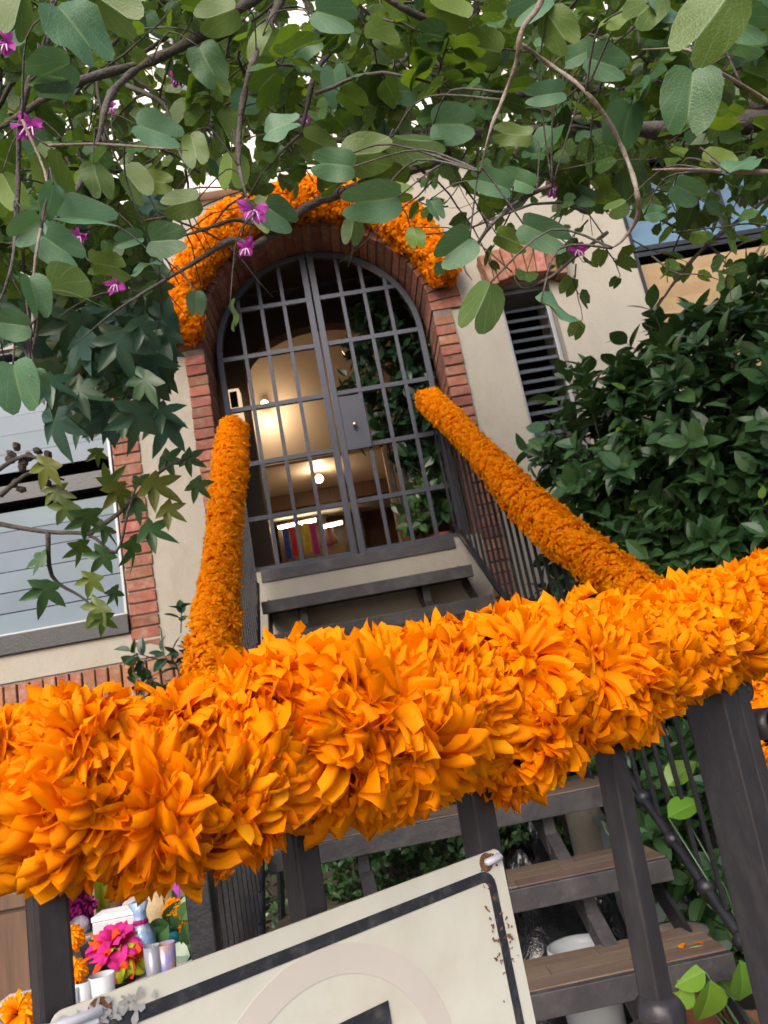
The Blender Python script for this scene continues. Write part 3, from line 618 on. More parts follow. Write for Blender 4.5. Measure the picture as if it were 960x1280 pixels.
# big garland
bg = thing('marigold_garland', tuple(fp(1.8, 1.5)), 'thick garland of large orange marigolds along the fence rail above the sign', 'garland', None)
prof = [(-1.2,.036,.004), (-.05,.037,.002), (.12,.052,-.012), (.32,.068,-.024), (.6,.057,-.030), (.92,.060,-.004), (1.21,.078,-.018), (1.53,.066,-.020), (1.82,.066,-.006), (2.08,.080,-.020), (2.64,.070,-.008), (3.06,.068,-.004), (3.55,.056,.007), (4.11,.061,.013), (4.82,.063,.028), (5.4,.062,.03)]
def pr(s):
    for (a, r1, z1), (b, r2, z2) in zip(prof, prof[1:]):
        if a <= s <= b: q = (s-a)/(b-a); return (r1+(r2-r1)*q)*(1.03 if s > .15 else .95), z1+(z2-z1)*q
    return prof[-1][1:]
g = G(); ss = [-1.2+6.4*i/40 for i in range(41)]
g.tube([fp(s, 1.55+pr(s)[1], .012) for s in ss], [pr(s)[0]*.52 for s in ss], 14); tag(g.build('petal_core', MAR, bg, True), kind='stuff')
rng = random.Random(21); s = -1.15; i = 0; npet = 0
while s < 5.2:
    r, dz = pr(s)
    r *= rng.uniform(.95, 1.06)
    for k in range(5):
        an = k*math.pi*.4+(i % 2)*math.pi/5+rng.gauss(0, .2); q = s+rng.gauss(0, .06); Rf = min(.064, r*.86)*rng.uniform(.84, 1.16)
        rd = FN*math.cos(an)+Vector((0,0,1))*math.sin(an)
        c = fp(q, 1.55+dz, .012)+rd*(r-Rf*.80); mm = zmat(c, rd+FD*rng.gauss(0, .3)+rv(rng, .15), rng.uniform(0, 6.3), Rf)
        fl = link('flower', BIG[rng.randrange(5)], mm, bg)
        if math.cos(an) > -.15 and -.6 < s < 5 and npet < 296:
            for j in range(7):
                ph = 2*math.pi*j/7+rng.gauss(0, .2); th = rad(rng.uniform(78, 105)); d = Vector((math.sin(th)*math.cos(ph), math.sin(th)*math.sin(ph), math.cos(th)))
                pm = mm @ Matrix(basis(d*.28, d+Vector((0,0,rng.uniform(-.25,.1))), Vector((0,0,1))+d*.2, 1.0).tolist()); link('petal', PET[rng.randrange(4)], pm, fl); npet += 1
    s += max(.26, r*5.0); i += 1
# sign
sign = thing('no_parking_sign', tuple(fp(1.3, 1.1)), 'weathered white no parking sign with black border cable tied to fence', 'sign')
SO = .021                                      # stands this far in front of the posts' line
s_l, s_r, z_t, z_b = -.01, 1.92, 1.411, .98
def sgn_pt(u, v, out): p = fp(s_l+(s_r-s_l)*u, z_t+(z_b-z_t)*v, out); return p   # u 0..1 across, v 0..1 down
SW, SH = (s_r-s_l)*SP, z_t-z_b
SM = Matrix(((FD.x, 0, FN.x, 0), (FD.y, 0, FN.y, 0), (0, 1, 0, 0), (0, 0, 0, 1))); o_ = fp(s_l, z_t, SO); SM.translation = o_
sgw = mat('sign_white', (.60,.58,.50), (.52,.505,.43), 9, .35, .08, 30, dirt=(.42,.34,.22), dirt_s=7, dirt_a=.35, coat=.2)
rust = mat('rust', (.20,.09,.04), (.11,.05,.03), 60, .9, .5, 100)
def rrect(x0, x1, y0, y1, r, n=5):
    out = []
    for cx, cy, a in ((x1-r, y1-r, 0), (x0+r, y1-r, 90), (x0+r, y0+r, 180), (x1-r, y0+r, 270)):
        out += [(cx+r*math.cos(rad(a+90*i/n)), cy+r*math.sin(rad(a+90*i/n))) for i in range(n+1)]
    return out
plate = G().prism(rrect(0, SW, -SH, 0, .008), SM, .0022).build('plate', sgw, sign)
def ringmesh(po, pi_, z, t, name, m):
    g = G(); n = len(po)
    for i in range(n):
        j = (i+1) % n; g.prism([po[i], po[j], pi_[j], pi_[i]], SM @ Matrix.Translation((0, 0, z)), t)
    return g.build(name, m, plate)
blk = mat('sign_black', (.014,.015,.022), (.022,.023,.03), 40, .4, .1, 60, dirt=(.5,.48,.4), dirt_s=70, dirt_a=.12)
ringmesh(rrect(.022, SW-.013, -SH+.02, -.0135, .014), rrect(.0305, SW-.0215, -SH+.0285, -.022, .006), .0023, .0005, 'border', blk)
cc = (.181, -.131); Ro, Ri = .109, .089
ringmesh([(cc[0]+Ro*math.cos(2*math.pi*i/48), cc[1]+Ro*math.sin(2*math.pi*i/48)) for i in range(48)], [(cc[0]+Ri*math.cos(2*math.pi*i/48), cc[1]+Ri*math.sin(2*math.pi*i/48)) for i in range(48)], .0023, .0003, 'ring', mat('faded_ring', (.55,.50,.445), (.51,.465,.41), 12, .4, dirt=(.57,.53,.46), dirt_s=9, dirt_a=.5))
ex0, ey = .133, -.073
G().prism([(ex0, ey-.15), (ex0+.10, ey-.15), (ex0+.10, ey-.125), (ex0+.03, ey-.125), (ex0+.03, ey-.088), (ex0+.085, ey-.088), (ex0+.085, ey-.063), (ex0+.03, ey-.063), (ex0+.03, ey-.026), (ex0+.10, ey-.026), (ex0+.10, ey), (ex0, ey)], SM @ Matrix.Translation((0,0,.0028)), .0004).build('letter', blk, plate)
rg = random.Random(5)                          # rust flakes
def flakes(cx, cy, sx, sy, n, m, lo, hi):
    g = G()
    for i in range(n):
        x, y = cx+rg.gauss(0, sx), cy+rg.gauss(0, sy); a = rg.uniform(0, 3.1); w, h = rg.uniform(lo, hi), rg.uniform(lo, hi)*.5
        if not (.002 < x < SW-.002 and y < -.002): continue
        pl = [(x+(w*r*math.cos(t_))*math.cos(a)-h*r*math.sin(t_)*math.sin(a), y+(w*r*math.cos(t_))*math.sin(a)+h*r*math.sin(t_)*math.cos(a)) for t_, r in [(2*math.pi*k/7, rg.uniform(.5, 1.1)) for k in range(7)]]
        g.prism(pl, SM @ Matrix.Translation((0,0,.0026+.00004*i)), .0003)
    return tag(g.build('rust_flakes', m, plate), kind='stuff')
flakes(SW-.024, -.062, .005, .016, 30, rust, .0006, .0028)
flakes(SW-.009, -.075, .003, .016, 18, rust, .0006, .0035)
flakes(.03, -.010, .018, .004, 60, mat('bare_zinc', (.55,.55,.56), (.4,.38,.37), 60, .4, metal=.5), .0015, .006)
flakes(SW-.02, -.006, .008, .004, 12, rust, .001, .003)
for (u, v) in ((.028, -.0075), (SW-.019, -.0075)):
    c = SM @ Vector((u, v, .0022)); G().lathe(c, [(.0075, 0), (.0075, .0008), (.0045, .001), (.004, .0005)], 16, FN).build('rust_hole', rust, sign)
tie = mat('clear_tie', (.6,.6,.66), (.45,.45,.52), 30, .25, spec=.8)
for u, v, dx in ((.028, -.0075, -.05), (SW-.019, -.0075, .022)):
    p = SM @ Vector((u, v, .004)); q = SM @ Vector((u+dx*.6, v+.001, .006)); w = SM @ Vector((u+dx, v+.003, -.012))
    G().tube([p-FN*.004, p, q, w, w-FN*.03], .0032, 8).build('cable_tie', tie, sign, True)
G().bar(SM @ Vector((-.012, -.016, .0045)), SM @ Vector((.026, -.0095, .0045)), .007, .002, Vector((0,0,1))).build('cable_tie', tie, sign)
#§§ PLANTS
# ------------------------------------------------------------------ orchid tree overhead
rg = random.Random(11)
tree = thing('orchid_tree', (2.9, 2.2, 0), 'orchid tree with two lobed leaves and magenta flowers hanging over the steps', 'tree')
br = [  # pixel polyline, depth start/end, px half thickness start/end, material
 ([(1180,150),(1050,150),(960,150),(900,158),(820,163),(740,155),(640,168),(560,165),(480,178),(400,172),(330,150)], 2.1, 1.7, 14, 5, 'bark'),
 ([(1050,100),(940,135),(860,130),(780,120),(700,105),(640,120),(560,110)], 2.3, 2.0, 10, 4, 'bark'),
 ([(420,-120),(345,-25),(300,10),(250,45),(190,75),(110,98),(60,120),(0,160),(-70,190)], 1.6, 1.35, 7, 4.5, 'bark'),
 ([(365,-60),(350,0),(325,55),(305,120),(298,190),(305,235),(318,268)], 1.5, 1.3, 6, 2, 'bark'),
 ([(190,75),(160,95),(135,125),(122,180),(100,230),(60,285),(10,310)], 1.42, 1.25, 5, 2.5, 'bark'),
 ([(560,195),(480,225),(430,240),(385,258),(345,290),(315,308),(290,300),(240,330),(150,385),(95,430)], 1.7, 1.5, 7, 2.5, 'bark'),
 ([(345,290),(300,275),(260,285),(215,300)], 1.62, 1.55, 3.5, 1.5, 'bark'),
 ([(70,-40),(62,40),(40,90),(25,160),(22,240),(15,330),(-10,400)], 1.15, 1.05, 4.5, 2.5, 'bark'),
 ([(690,-30),(672,10),(652,38),(645,80),(628,125),(612,165),(600,215)], .95, .9, 3.8, 2, 'vine'),
 ([(652,55),(690,82),(725,108),(760,150),(782,195),(795,235),(797,270),(780,298),(765,310)], .95, .9, 2.2, 3.5, 'vine'),
 ([(960,215),(900,214),(860,212),(815,212)], 1.1, 1.05, 3.5, 1.5, 'vine'),
 ([(1000,160),(950,120),(890,85),(860,62),(800,62)], .95, .9, 2.5, 1.5, 'vine'),
 ([(990,225),(930,270),(880,310),(845,350),(815,395)], 1.9, 1.8, 2.8, 1.8, 'bark'),
 ([(690,232),(655,247),(620,275),(600,300),(580,330),(590,350)], 1.3, 1.25, 3, 1.8, 'bark'),
 ([(760,290),(720,320),(690,345),(655,360),(640,340)], 1.6, 1.5, 2.5, 1.2, 'bark'),
 ([(560,-40),(540,30),(500,80),(470,130),(455,190)], 1.9, 1.8, 5, 2.5, 'bark'),
 ([(620,-40),(590,20),(560,70),(520,120),(500,160)], 2.2, 2.0, 7, 4, 'bark'),
 ([(450,-30),(430,40),(395,90),(380,150),(360,200)], 1.9, 1.8, 5, 2, 'bark'),
 ([(900,-40),(870,60),(850,130),(830,170)], 2.2, 2.1, 6, 4, 'bark'),
 ([(130,70),(200,120),(260,150),(330,165)], 1.9, 1.8, 3, 1.5, 'bark'),
 ([(60,182),(120,180),(180,184),(235,188)], 1.2, 1.15, 1.8, 1.2, 'vine'),
 ([(28,150),(60,230),(48,300),(42,350),(41,410),(38,470)], 1.05, .82, 2.0, 2.0, 'vine'),
]
def smooth_path(P, n=6):
    out = []
    for i in range(len(P)-1):
        p0, p1, p2, p3 = P[max(i-1, 0)], P[i], P[i+1], P[min(i+2, len(P)-1)]
        for k in range(n):
            t_ = k/n; out.append(.5*((2*p1)+(p2-p0)*t_+(2*p0-5*p1+4*p2-p3)*t_*t_+(3*p1-p0-3*p2+p3)*t_**3))
    return out+[P[-1]]
brpts = []
for pts, d0, d1, w0, w1, mm in br:
    n = len(pts); P = []; 
    for i, (x, y) in enumerate(pts):
        u = i/(n-1); P.append(atD(x, y, d0+(d1-d0)*u+.03*math.sin(i*2.1)))
    sp = smooth_path(P, 5); m_ = len(sp)
    rs = [(w0+(w1-w0)*i/(m_-1))*(1 if i < m_*.7 else max(.22, 1-.8*(i-m_*.7)/(m_*.3)))*(d0+(d1-d0)*i/(m_-1))/960*(1+.12*math.sin(i*1.7)+.08*rg.gauss(0,1)) for i in range(m_)]
    G().tube(sp, rs, 8).build('branch', M[mm], tree, True); brpts += sp
tk = [Vector((2.95,2.2,0)), Vector((2.9,2.2,.9)), Vector((2.8,2.15,1.9)), Vector((2.6,2.05,2.7)), Vector((2.3,2.0,3.2)), atD(1180,150,2.1)]
G().tube(smooth_path(tk, 5), [.13-.095*i/25 for i in range(26)], 12).build('trunk', M['bark'], tree, True)
LM = []
def img_leaf(x, y, size, ang, under, D, tilt=.35, fl=1):
    a = rad(ang); al = CR*math.cos(a)-CU*math.sin(a); nm = -(ray(x, y)).normalized()*(-1 if under else 1)
    t1 = rv(rg, tilt); al = (al+t1*.5).normalized(); nm = nm+t1+Vector((0,0,.25 if not under else -.0))
    s = size*D/960; s *= .86; p = atD(x, y, D)-al*s*.5; LM.append(basis(p, al, nm, s, fl)); return p
# hand-placed leaves: x, y, size px, direction of the tip (0 right, 90 down), underside?, depth
for a in [(100,35,95,60,0,.95),(62,92,68,170,0,1.05),(62,108,60,190,0,1.07),(32,288,52,150,0,.95),(64,252,50,120,0,.97),(110,272,82,10,0,1.0),(200,165,66,20,0,1.2),(65,218,66,250,1,1.15),(122,230,62,70,1,1.2),(170,232,55,60,1,1.25),
 (95,365,88,10,1,.84),(45,372,60,80,0,.82),(12,405,56,200,0,.8),(22,485,74,70,0,.8),(52,478,40,70,0,.81),(415,205,62,190,0,.95),(462,192,70,-10,1,1.0),(462,252,84,185,0,.92),(498,240,44,0,1,.95),(525,178,84,0,1,1.05),(568,155,62,-5,0,1.05),
 (545,262,34,70,0,1.4),(568,312,58,150,0,.9),(600,385,84,115,1,.85),(682,293,74,5,0,.9),(706,385,76,20,0,.85),(862,128,92,100,0,.9),(885,30,118,130,1,.7),(805,15,66,140,1,.8),(770,22,60,150,1,.85),(680,118,58,170,0,1.0),(835,10,60,20,0,.8),(935,30,70,20,0,.85),
 (295,395,42,90,1,1.3),(350,155,54,-30,1,1.3),(245,190,50,80,1,1.3),(210,300,58,0,0,1.25),(225,255,54,175,1,1.35),(400,180,50,30,1,1.5),(330,270,54,60,1,1.6),(200,228,48,10,1,1.5),(290,215,56,95,1,1.4),(160,300,44,170,0,1.3),
 (645,225,54,200,0,1.3),(612,228,62,190,0,1.25),(640,300,48,30,1,1.2),(730,245,40,10,0,1.6),(860,240,46,20,0,1.3),(820,265,34,-10,0,1.2),(770,260,34,160,1,1.2),(930,200,60,-20,0,1.1),(940,60,60,10,0,.95),(900,205,50,20,1,1.2),(720,70,60,150,0,1.3),(600,60,60,190,1,1.5),(545,60,56,160,0,1.6),(480,50,60,30,1,1.5),(420,110,56,80,0,1.6),(500,115,50,200,0,1.5),
 (20,20,70,100,1,1.1),(150,15,70,40,1,1.1),(30,180,60,80,0,1.3),(15,240,60,60,1,1.2),(140,330,60,20,1,1.2),(180,330,52,160,0,1.3),(75,310,70,30,0,1.1),(245,380,34,90,0,1.5),(350,270,50,30,0,1.5),(440,290,40,100,1,1.5),(520,300,40,80,1,1.45),
 (640,170,54,200,1,1.4),(760,80,62,20,0,1.2),(700,40,60,60,1,1.2),(330,60,56,120,1,1.4),(260,80,58,60,0,1.4),(380,60,50,150,0,1.5),(270,20,60,170,1,1.3),(420,20,62,20,0,1.3),(560,15,62,200,1,1.4),(660,10,60,140,0,1.2)]:
    img_leaf(*a, tilt=.4, fl=rg.uniform(.6, .98))
def banned(p):
    x, y, d = proj(p)
    if d < .5: return True
    return (195 < x < 600 and y > 238) or (600 <= x < 780 and y > 262) or (x >= 780 and y > 292) or (x <= 195 and y > 385)
NK = len(LM)
pg = G()
for m_ in LM:                                  # a stalk from each near leaf to the nearest branch
    a = Vector(m_[:3,3]); b = min(brpts, key=lambda q: (q-a).length); c = a.lerp(b, .5)+Vector((0,0,.03))-Vector(m_[:3,1])*.25
    pg.tube(smooth_path([a, c, b], 4), [.0011, .0011, .0012, .0012, .0013, .0014, .0015, .0016, .0018], 5)
tag(pg.build('leaf_stalks', M['bark'], tree, True), kind='stuff')
for i in range(34):                            # tangle of thinner limbs through the crown
    x, y = rg.uniform(-40, 1000), rg.uniform(-60, 130); D = rg.uniform(1.5, 2.8); a = rg.uniform(0, 6.3); P_ = []
    for k in range(6):
        P_.append(atD(x, y, D)); a += rg.gauss(0, .45); x += 55*math.cos(a); y += 40*math.sin(a); D += rg.gauss(0, .06)
        if banned(atD(x, y+20, D)): break
    if len(P_) > 2:
        sp = smooth_path(P_, 4); w = rg.uniform(.003, .009); G().tube(sp, [w*(1-.8*k/len(sp)) for k in range(len(sp))], 6).build('branch', M['bark'], tree, True)

def twig(p, d, L, n, s, lst, g, droop=.35, thick=.0022):
    pts = [p]; dd = Vector(d).normalized(); k = 6
    for i in range(k):
        dd = (dd+rv(rg, .16)+Vector((0,0,-.05))).normalized(); pts.append(pts[-1]+dd*L/k)
    g.tube(pts, [thick*(1-.6*i/k) for i in range(k+1)], 5)
    for i in range(n):
        q = pts[1+i*(k-1)//max(1, n-1)]; sd = (dd.cross(Vector((0,0,1)))).normalized()*(1 if i % 2 else -1)
        al = (sd*.8+dd*.6+rv(rg, .35)+Vector((0,0,-droop))).normalized(); nm = Vector((0,0,1))+rv(rg, .55)
        sz = s*rg.uniform(.6, 1.15); pe = q+al*sz*.25
        if banned(pe+al*sz*.5): continue
        g.tube([q, pe], .0012, 4); lst.append(basis(pe, al, nm, sz))
def density(x, y):                             # how thick the canopy stands along this line of sight
    lim = 175+(70 if x < 240 else 0)*(1 if x > 0 else 1)+40*math.sin(x*.013+1)
    if 225 < x < 600: lim = 205
    if 600 <= x < 700: lim = 190
    if x >= 700: lim = 235
    if x < 225: lim = 330
    if y > lim+40: return 0
    d = 1.0 if y < lim-30 else .5
    if 120 < x < 230 and 60 < y < 215: d *= .35
    if 300 < x < 420 and 205 < y < 235: d *= .25
    return d
gt = G(); n = 0; tries = 0
while n < 720 and tries < 20000:
    tries += 1; x, y = rg.uniform(-420, 1380), rg.uniform(-420, 370)
    if rg.random() > density(x, y): continue
    if (y < -60 or x < -60 or x > 1020) and rg.random() > .10: continue
    D = rg.uniform(1.5, 3.6) if y < 200 else rg.uniform(1.5, 2.4)
    p = atD(x, y, D); twig(p, Vector((rg.gauss(0,1), rg.gauss(0,1), -.2+rg.gauss(0,.3))), rg.uniform(.15, .38), rg.randint(5, 8), rg.uniform(.045, .078), LM, gt, thick=rg.uniform(.0018, .0045)); n += 1
for i in range(280):                           # deeper part of the crown
    x, y = rg.uniform(-120, 1080), rg.uniform(-110, 215)
    if rg.random() > density(x, y): continue
    twig(atD(x, y, rg.uniform(2.4, 4.0)), Vector((rg.gauss(0,1), rg.gauss(0,1), rg.gauss(0,.4))), rg.uniform(.2, .45), rg.randint(6, 9), rg.uniform(.055, .085), LM, gt, thick=.003)
_b = banned; banned = lambda p: False
for x, y in ((640,262),(670,280),(705,255),(735,275),(752,300),(772,270),(790,300),(815,320),(840,290),(870,300),(905,285),(940,300),(720,330),(250,250),(600,262),(560,258)):
    twig(atD(x, y, rg.uniform(1.5, 2.0)), Vector((rg.gauss(0,1), rg.gauss(0,1), -.3)), rg.uniform(.12, .2), rg.randint(3, 5), rg.uniform(.035, .06), LM, gt)
banned = _b
tag(gt.build('twigs', M['bark'], tree, True), kind='stuff')
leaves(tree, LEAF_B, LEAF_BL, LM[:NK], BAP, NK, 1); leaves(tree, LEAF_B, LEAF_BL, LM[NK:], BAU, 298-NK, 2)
def orchid(x, y, D, s, ang):
    p = atD(x, y, D); V = []; g = G(); rn = random.Random(x)
    TP = []; F = []; off = 0; pvs = []
    for i in range(6):
        pv, pf, tp = petal(rn, rn.uniform(.7, 1.05), rn.uniform(.4, .62), rn.uniform(.2, .9), .12, 5, 6); a = ang+i*1.05+rn.gauss(0, .3)
        d = CR*math.cos(a)-CU*math.sin(a); m = basis(Vector((0,0,0)), d-fw*rn.uniform(.1,.9)-Vector((0,0,.35)), -fw+d*.3+rv(rn,.3), s); pvs.append(pv @ m[:3,:3].T+np.array(p)); F += [tuple(k+off for k in q) for q in pf]; off += len(pv); TP += tp
    me = bpy.data.meshes.new('blossom'); me.from_pydata(np.concatenate(pvs).tolist(), [], F); me.materials.append(MAG)
    a = me.attributes.new('tip', 'FLOAT', 'POINT'); a.data.foreach_set('value', np.array(TP, np.float32)); o = link('blossom', me, I4, tree)
    st = G(); [st.tube([p, p-fw*s*.4+CR*s*.2*k-CU*s*.3, p-fw*s*.6+CR*s*.35*k-CU*s*.75], .0012, 5) for k in (-1, 0, 1)]; st.build('stamen', mat('stamen%d' % x, (.75,.5,.7), None, 20, .6), o, True)
for x, y, D, s, a in [(40,158,1.1,.036,.3),(318,262,1.35,.045,1.3),(308,310,1.35,.03,.4),(722,312,1.6,.03,.2),(222,100,1.7,.03,.9),(8,55,1.2,.035,.2),(145,355,1.6,.035,.6),(690,235,1.8,.035,.1),(140,135,1.8,.028,.5),(418,48,1.9,.026,.4),(100,295,1.3,.025,.2),(655,170,2.0,.02,.1),(382,150,1.9,.022,.1)]: orchid(x, y, D, s*.78, a)
# ------------------------------------------------------------------ sweetgum on the left
rg = random.Random(12); sw = thing('sweetgum_tree', (-1.75, 2.9, 0), 'sweetgum tree with star shaped leaves in front of the louvred window', 'tree')
G().tube(smooth_path([Vector((-1.75,2.9,0)), Vector((-1.72,2.9,1.2)), Vector((-1.6,2.85,2.4)), Vector((-1.35,2.75,3.2)), Vector((-1.1,2.7,3.9))], 5), [.06-.045*i/20 for i in range(21)], 10).build('trunk', M['bark'], sw, True)
LS = []; NKS = 0
def sleaf(x, y, size, ang, D, tilt=.35, under=False):
    a = rad(ang); al = CR*math.cos(a)-CU*math.sin(a); nm = -ray(x, y).normalized()+Vector((0,0,.3)); t1 = rv(rg, tilt); s = size*D/960*.66
    al = (al+t1*.5).normalized(); LS.append(basis(atD(x, y, D)-al*s*.55, al, nm+t1, s)); return atD(x, y, D)
for x, y, sz, an, D in [(62,520,46,100,2.2)][:0]+[(55,590,54,100,2.1),(78,640,50,120,2.1),(108,655,56,95,2.1),(70,620,44,60,2.15),(100,690,44,100,2.12),(135,665,50,60,2.1),(150,620,52,80,2.12),(200,610,62,30,2.1),(195,665,56,20,2.1),(168,690,58,85,2.08),(165,635,46,140,2.15),(125,700,46,130,2.1),(112,730,42,100,2.05),(55,745,58,110,2.05),(118,765,48,120,2.05),(140,600,44,-60,2.15),(215,575,44,10,2.2),(240,575,40,20,2.2),(250,610,40,40,2.2),(122,570,30,90,2.2),(215,640,44,30,2.1),(45,700,40,150,2.1),(180,600,40,0,2.2),(145,745,34,80,2.06),(128,780,40,100,2.05)]: sleaf(x, y, sz, an, D)
for pts in ([(-60,640),(0,655),(60,665),(110,668),(145,690),(160,640),(170,610)], [(60,665),(65,720),(100,745),(118,760)], [(110,668),(150,640),(200,590),(240,570)], [(0,620),(40,590),(80,600)], [(-20,600),(30,570),(70,585)]):
    P = smooth_path([atD(x, y, 2.12+.02*math.sin(i)) for i, (x, y) in enumerate(pts)], 4); G().tube(P, [.008-.006*i/len(P) for i in range(len(P))], 6).build('branch', M['bark'], sw, True)
P = smooth_path([Vector((-1.45,2.8,2.9)), atD(-160,600,2.3), atD(-60,640,2.14)], 4); G().tube(P, .012, 6).build('branch', M['bark'], sw, True)
P = smooth_path([Vector((-1.3,2.75,3.3)), atD(-30,380,2.5), atD(90,400,2.3), atD(180,440,2.2)], 4); G().tube(P, [.014-.01*i/len(P) for i in range(len(P))], 6).build('branch', M['bark'], sw, True)
leaves(sw, LEAF_S, LEAF_S, LS, SWY, 60, 2); LS.clear()
for i in range(330):
    if i < 130: x, y = rg.uniform(30, 212), rg.uniform(400, 490)
    elif i < 160: x, y = rg.uniform(60, 215), rg.uniform(470, 545)
    else: x, y = rg.uniform(-120, 195), rg.uniform(250, 420)
    if x < 60 and y > 480: continue
    D = rg.uniform(1.75, 2.6) if i < 190 else rg.uniform(2.1, 3.0)
    sleaf(x, y, rg.uniform(48, 72)*2.1/D, rg.gauss(95, 45), D, .45)
tg = G()                                       # dry seed balls and withered leaves in front of the upper panes
for i in range(12):
    p = atD(rg.uniform(0, 70), rg.uniform(555, 615), 2.15); tg.lathe(p, [(.003,-.014),(.011,-.006),(.012,.004),(.004,.014)], 7, rv(rg), .3)
tag(tg.build('seed_balls', M['bark'], sw), kind='stuff')
leaves(sw, LEAF_S, LEAF_S, LS, SWG, 270, 2)
# ------------------------------------------------------------------ ficus hedge on the right
def shrub(root, blobs, count, s0, s1, material, nobj, seed, shapes=LEAF_F, twn=(5, 8), stems=(), stem_r=.012, young=0, clip=None):
    global rg
    rg = random.Random(seed); LS = []; g = G(); YL = []
    vol = [b[3]*b[4]*b[5] for b in blobs]; tot = sum(vol); eye = EYE
    for b, v in zip(blobs, vol):
        c = Vector(b[:3])
        for i in range(int(count*v/tot)):
            d = rv(rg).normalized()
            if rg.random() < .6 and d.dot((eye-c).normalized()) < -.1: d = -d
            r = rg.uniform(.55, 1.0)**.45*rg.uniform(.9, 1.05); p = c+Vector((d.x*b[3]*r, d.y*b[4]*r, d.z*b[5]*r))
            if clip and not clip(p): continue
            out = (d+Vector((0,0,.35))+rv(rg, .3)).normalized(); L = rg.uniform(.07, .16); q = p+out*L
            g.tube([p-out*.06, p, q], [.0035, .003, .0015], 4); n = rg.randint(*twn); yy = rg.random() < young
            for k in range(n):
                a = k*2.4+rg.gauss(0, .3); o1 = out.orthogonal().normalized(); o2 = out.cross(o1); rd_ = o1*math.cos(a)+o2*math.sin(a); h = (k+.5)/n
                al = (out*(.35+.5*h)+rd_*(1.1-.4*h)+rv(rg, .18)).normalized(); nm = out*.8+Vector((0,0,.5))-rd_*.3+rv(rg, .2)
                (YL if yy and h > .5 else LS).append(basis(p+out*L*h, al, nm, rg.uniform(s0, s1)*(.62 if yy else 1)))
    for st in stems: G().tube(smooth_path([Vector(a) for a in st], 4), [stem_r*(1-.5*i/(4*(len(st)-1))) for i in range(4*(len(st)-1)+1)], 7).build('stem', M['bark'], root, True)
    tag(g.build('twigs', M['bark'], root, True), kind='stuff'); leaves(root, shapes, shapes, LS, material, nobj, seed)
    if YL: leaves(root, shapes, shapes, YL, FIN, 40, seed+1, name='young_leaf')
hedge = thing('ficus_hedge', (1.9, 3.6, 0), 'dense dark green glossy ficus hedge beside the stairs', 'hedge')
HB = [(1.50,3.75,2.35,.42,.5,.62), (1.95,3.6,2.42,.62,.6,.70), (2.6,3.4,2.6,.7,.65,.78), (1.5,3.7,1.6,.5,.55,.75), (2.1,3.45,1.8,.7,.65,.85), (2.9,3.2,1.9,.8,.7,1.0), (1.8,3.5,.75,.8,.65,.6), (1.3,4.1,1.5,.3,.4,.75), (3.3,3.2,3.0,.7,.6,.8), (2.7,3.3,.8,.8,.6,.7)]
shrub(hedge, HB, 4000, .085, .14, FIC, 255, 31, stems=[[(1.9,3.6,0), (1.85,3.6,.8), (1.7,3.65,1.6), (1.6,3.7,2.3)], [(2.0,3.6,0), (2.1,3.5,1), (2.2,3.5,2.0), (2.5,3.4,2.7)], [(1.8,3.65,0), (1.6,3.7,1.0), (1.5,3.7,1.8)], [(2.9,3.3,0), (2.9,3.3,1.5), (3.0,3.2,2.5)]], stem_r=.03, young=.06, clip=lambda p: p.x > .42-.125*(p.y-2.63)+.68)
# dark plant below the left garland
pl = thing('camellia_shrub', (-1.05, 4.35, 0), 'small dark leaved shrub between the brick jamb and the stairs', 'shrub')
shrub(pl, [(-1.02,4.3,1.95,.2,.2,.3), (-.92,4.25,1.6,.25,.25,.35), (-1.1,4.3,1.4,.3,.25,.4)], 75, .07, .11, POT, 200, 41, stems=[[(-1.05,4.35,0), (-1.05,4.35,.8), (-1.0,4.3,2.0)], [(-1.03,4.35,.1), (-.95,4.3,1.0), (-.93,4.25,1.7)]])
# potted ficus behind the gate
pf = thing('potted_ficus', (.62, 5.62, FLOOR), 'potted ficus tree standing in the hall behind the right gate leaf', 'plant')
G().lathe((.62,5.62,FLOOR+.001), [(.12,0), (.16,.02), (.19,.26), (.21,.28), (.21,.31), (.18,.31), (.17,.27)], 20).build('pot', M['terracotta'], pf, True)
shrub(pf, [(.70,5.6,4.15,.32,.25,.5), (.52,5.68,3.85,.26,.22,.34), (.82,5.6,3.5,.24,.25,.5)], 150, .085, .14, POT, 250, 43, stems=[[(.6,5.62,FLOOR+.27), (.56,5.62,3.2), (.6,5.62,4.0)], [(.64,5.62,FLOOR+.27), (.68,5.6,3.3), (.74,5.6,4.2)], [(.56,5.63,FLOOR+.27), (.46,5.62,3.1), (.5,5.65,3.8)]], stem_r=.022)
pf2 = thing('potted_fern', (.72, 5.42, FLOOR), 'leafy green pot plant low behind the right gate leaf', 'plant')
G().lathe((.70,5.42,FLOOR+.001), [(.07,0), (.1,.12), (.11,.14), (.09,.14)], 16).build('pot', M['terracotta'], pf2, True)
shrub(pf2, [(.68,5.42,2.85,.16,.14,.2)], 26, .09, .14, FIC, 150, 45, stems=[[(.70,5.42,FLOOR+.1), (.69,5.42,2.85)]])
# low hedge behind the steps
lh = thing('low_hedge', (.1, 4.55, 0), 'mossy low green hedge seen through the open stair risers', 'hedge')
shrub(lh, [(-.4,4.42,.7,.5,.22,.7), (.15,4.42,.75,.55,.22,.65), (.75,4.42,.65,.5,.22,.65)], 1500, .035, .055, FIC, 120, 47, stems=[[(-.3,4.55,0), (-.3,4.52,.6)], [(.2,4.55,0), (.2,4.52,.7)], [(.7,4.55,0), (.7,4.52,.6)]], twn=(6, 9))
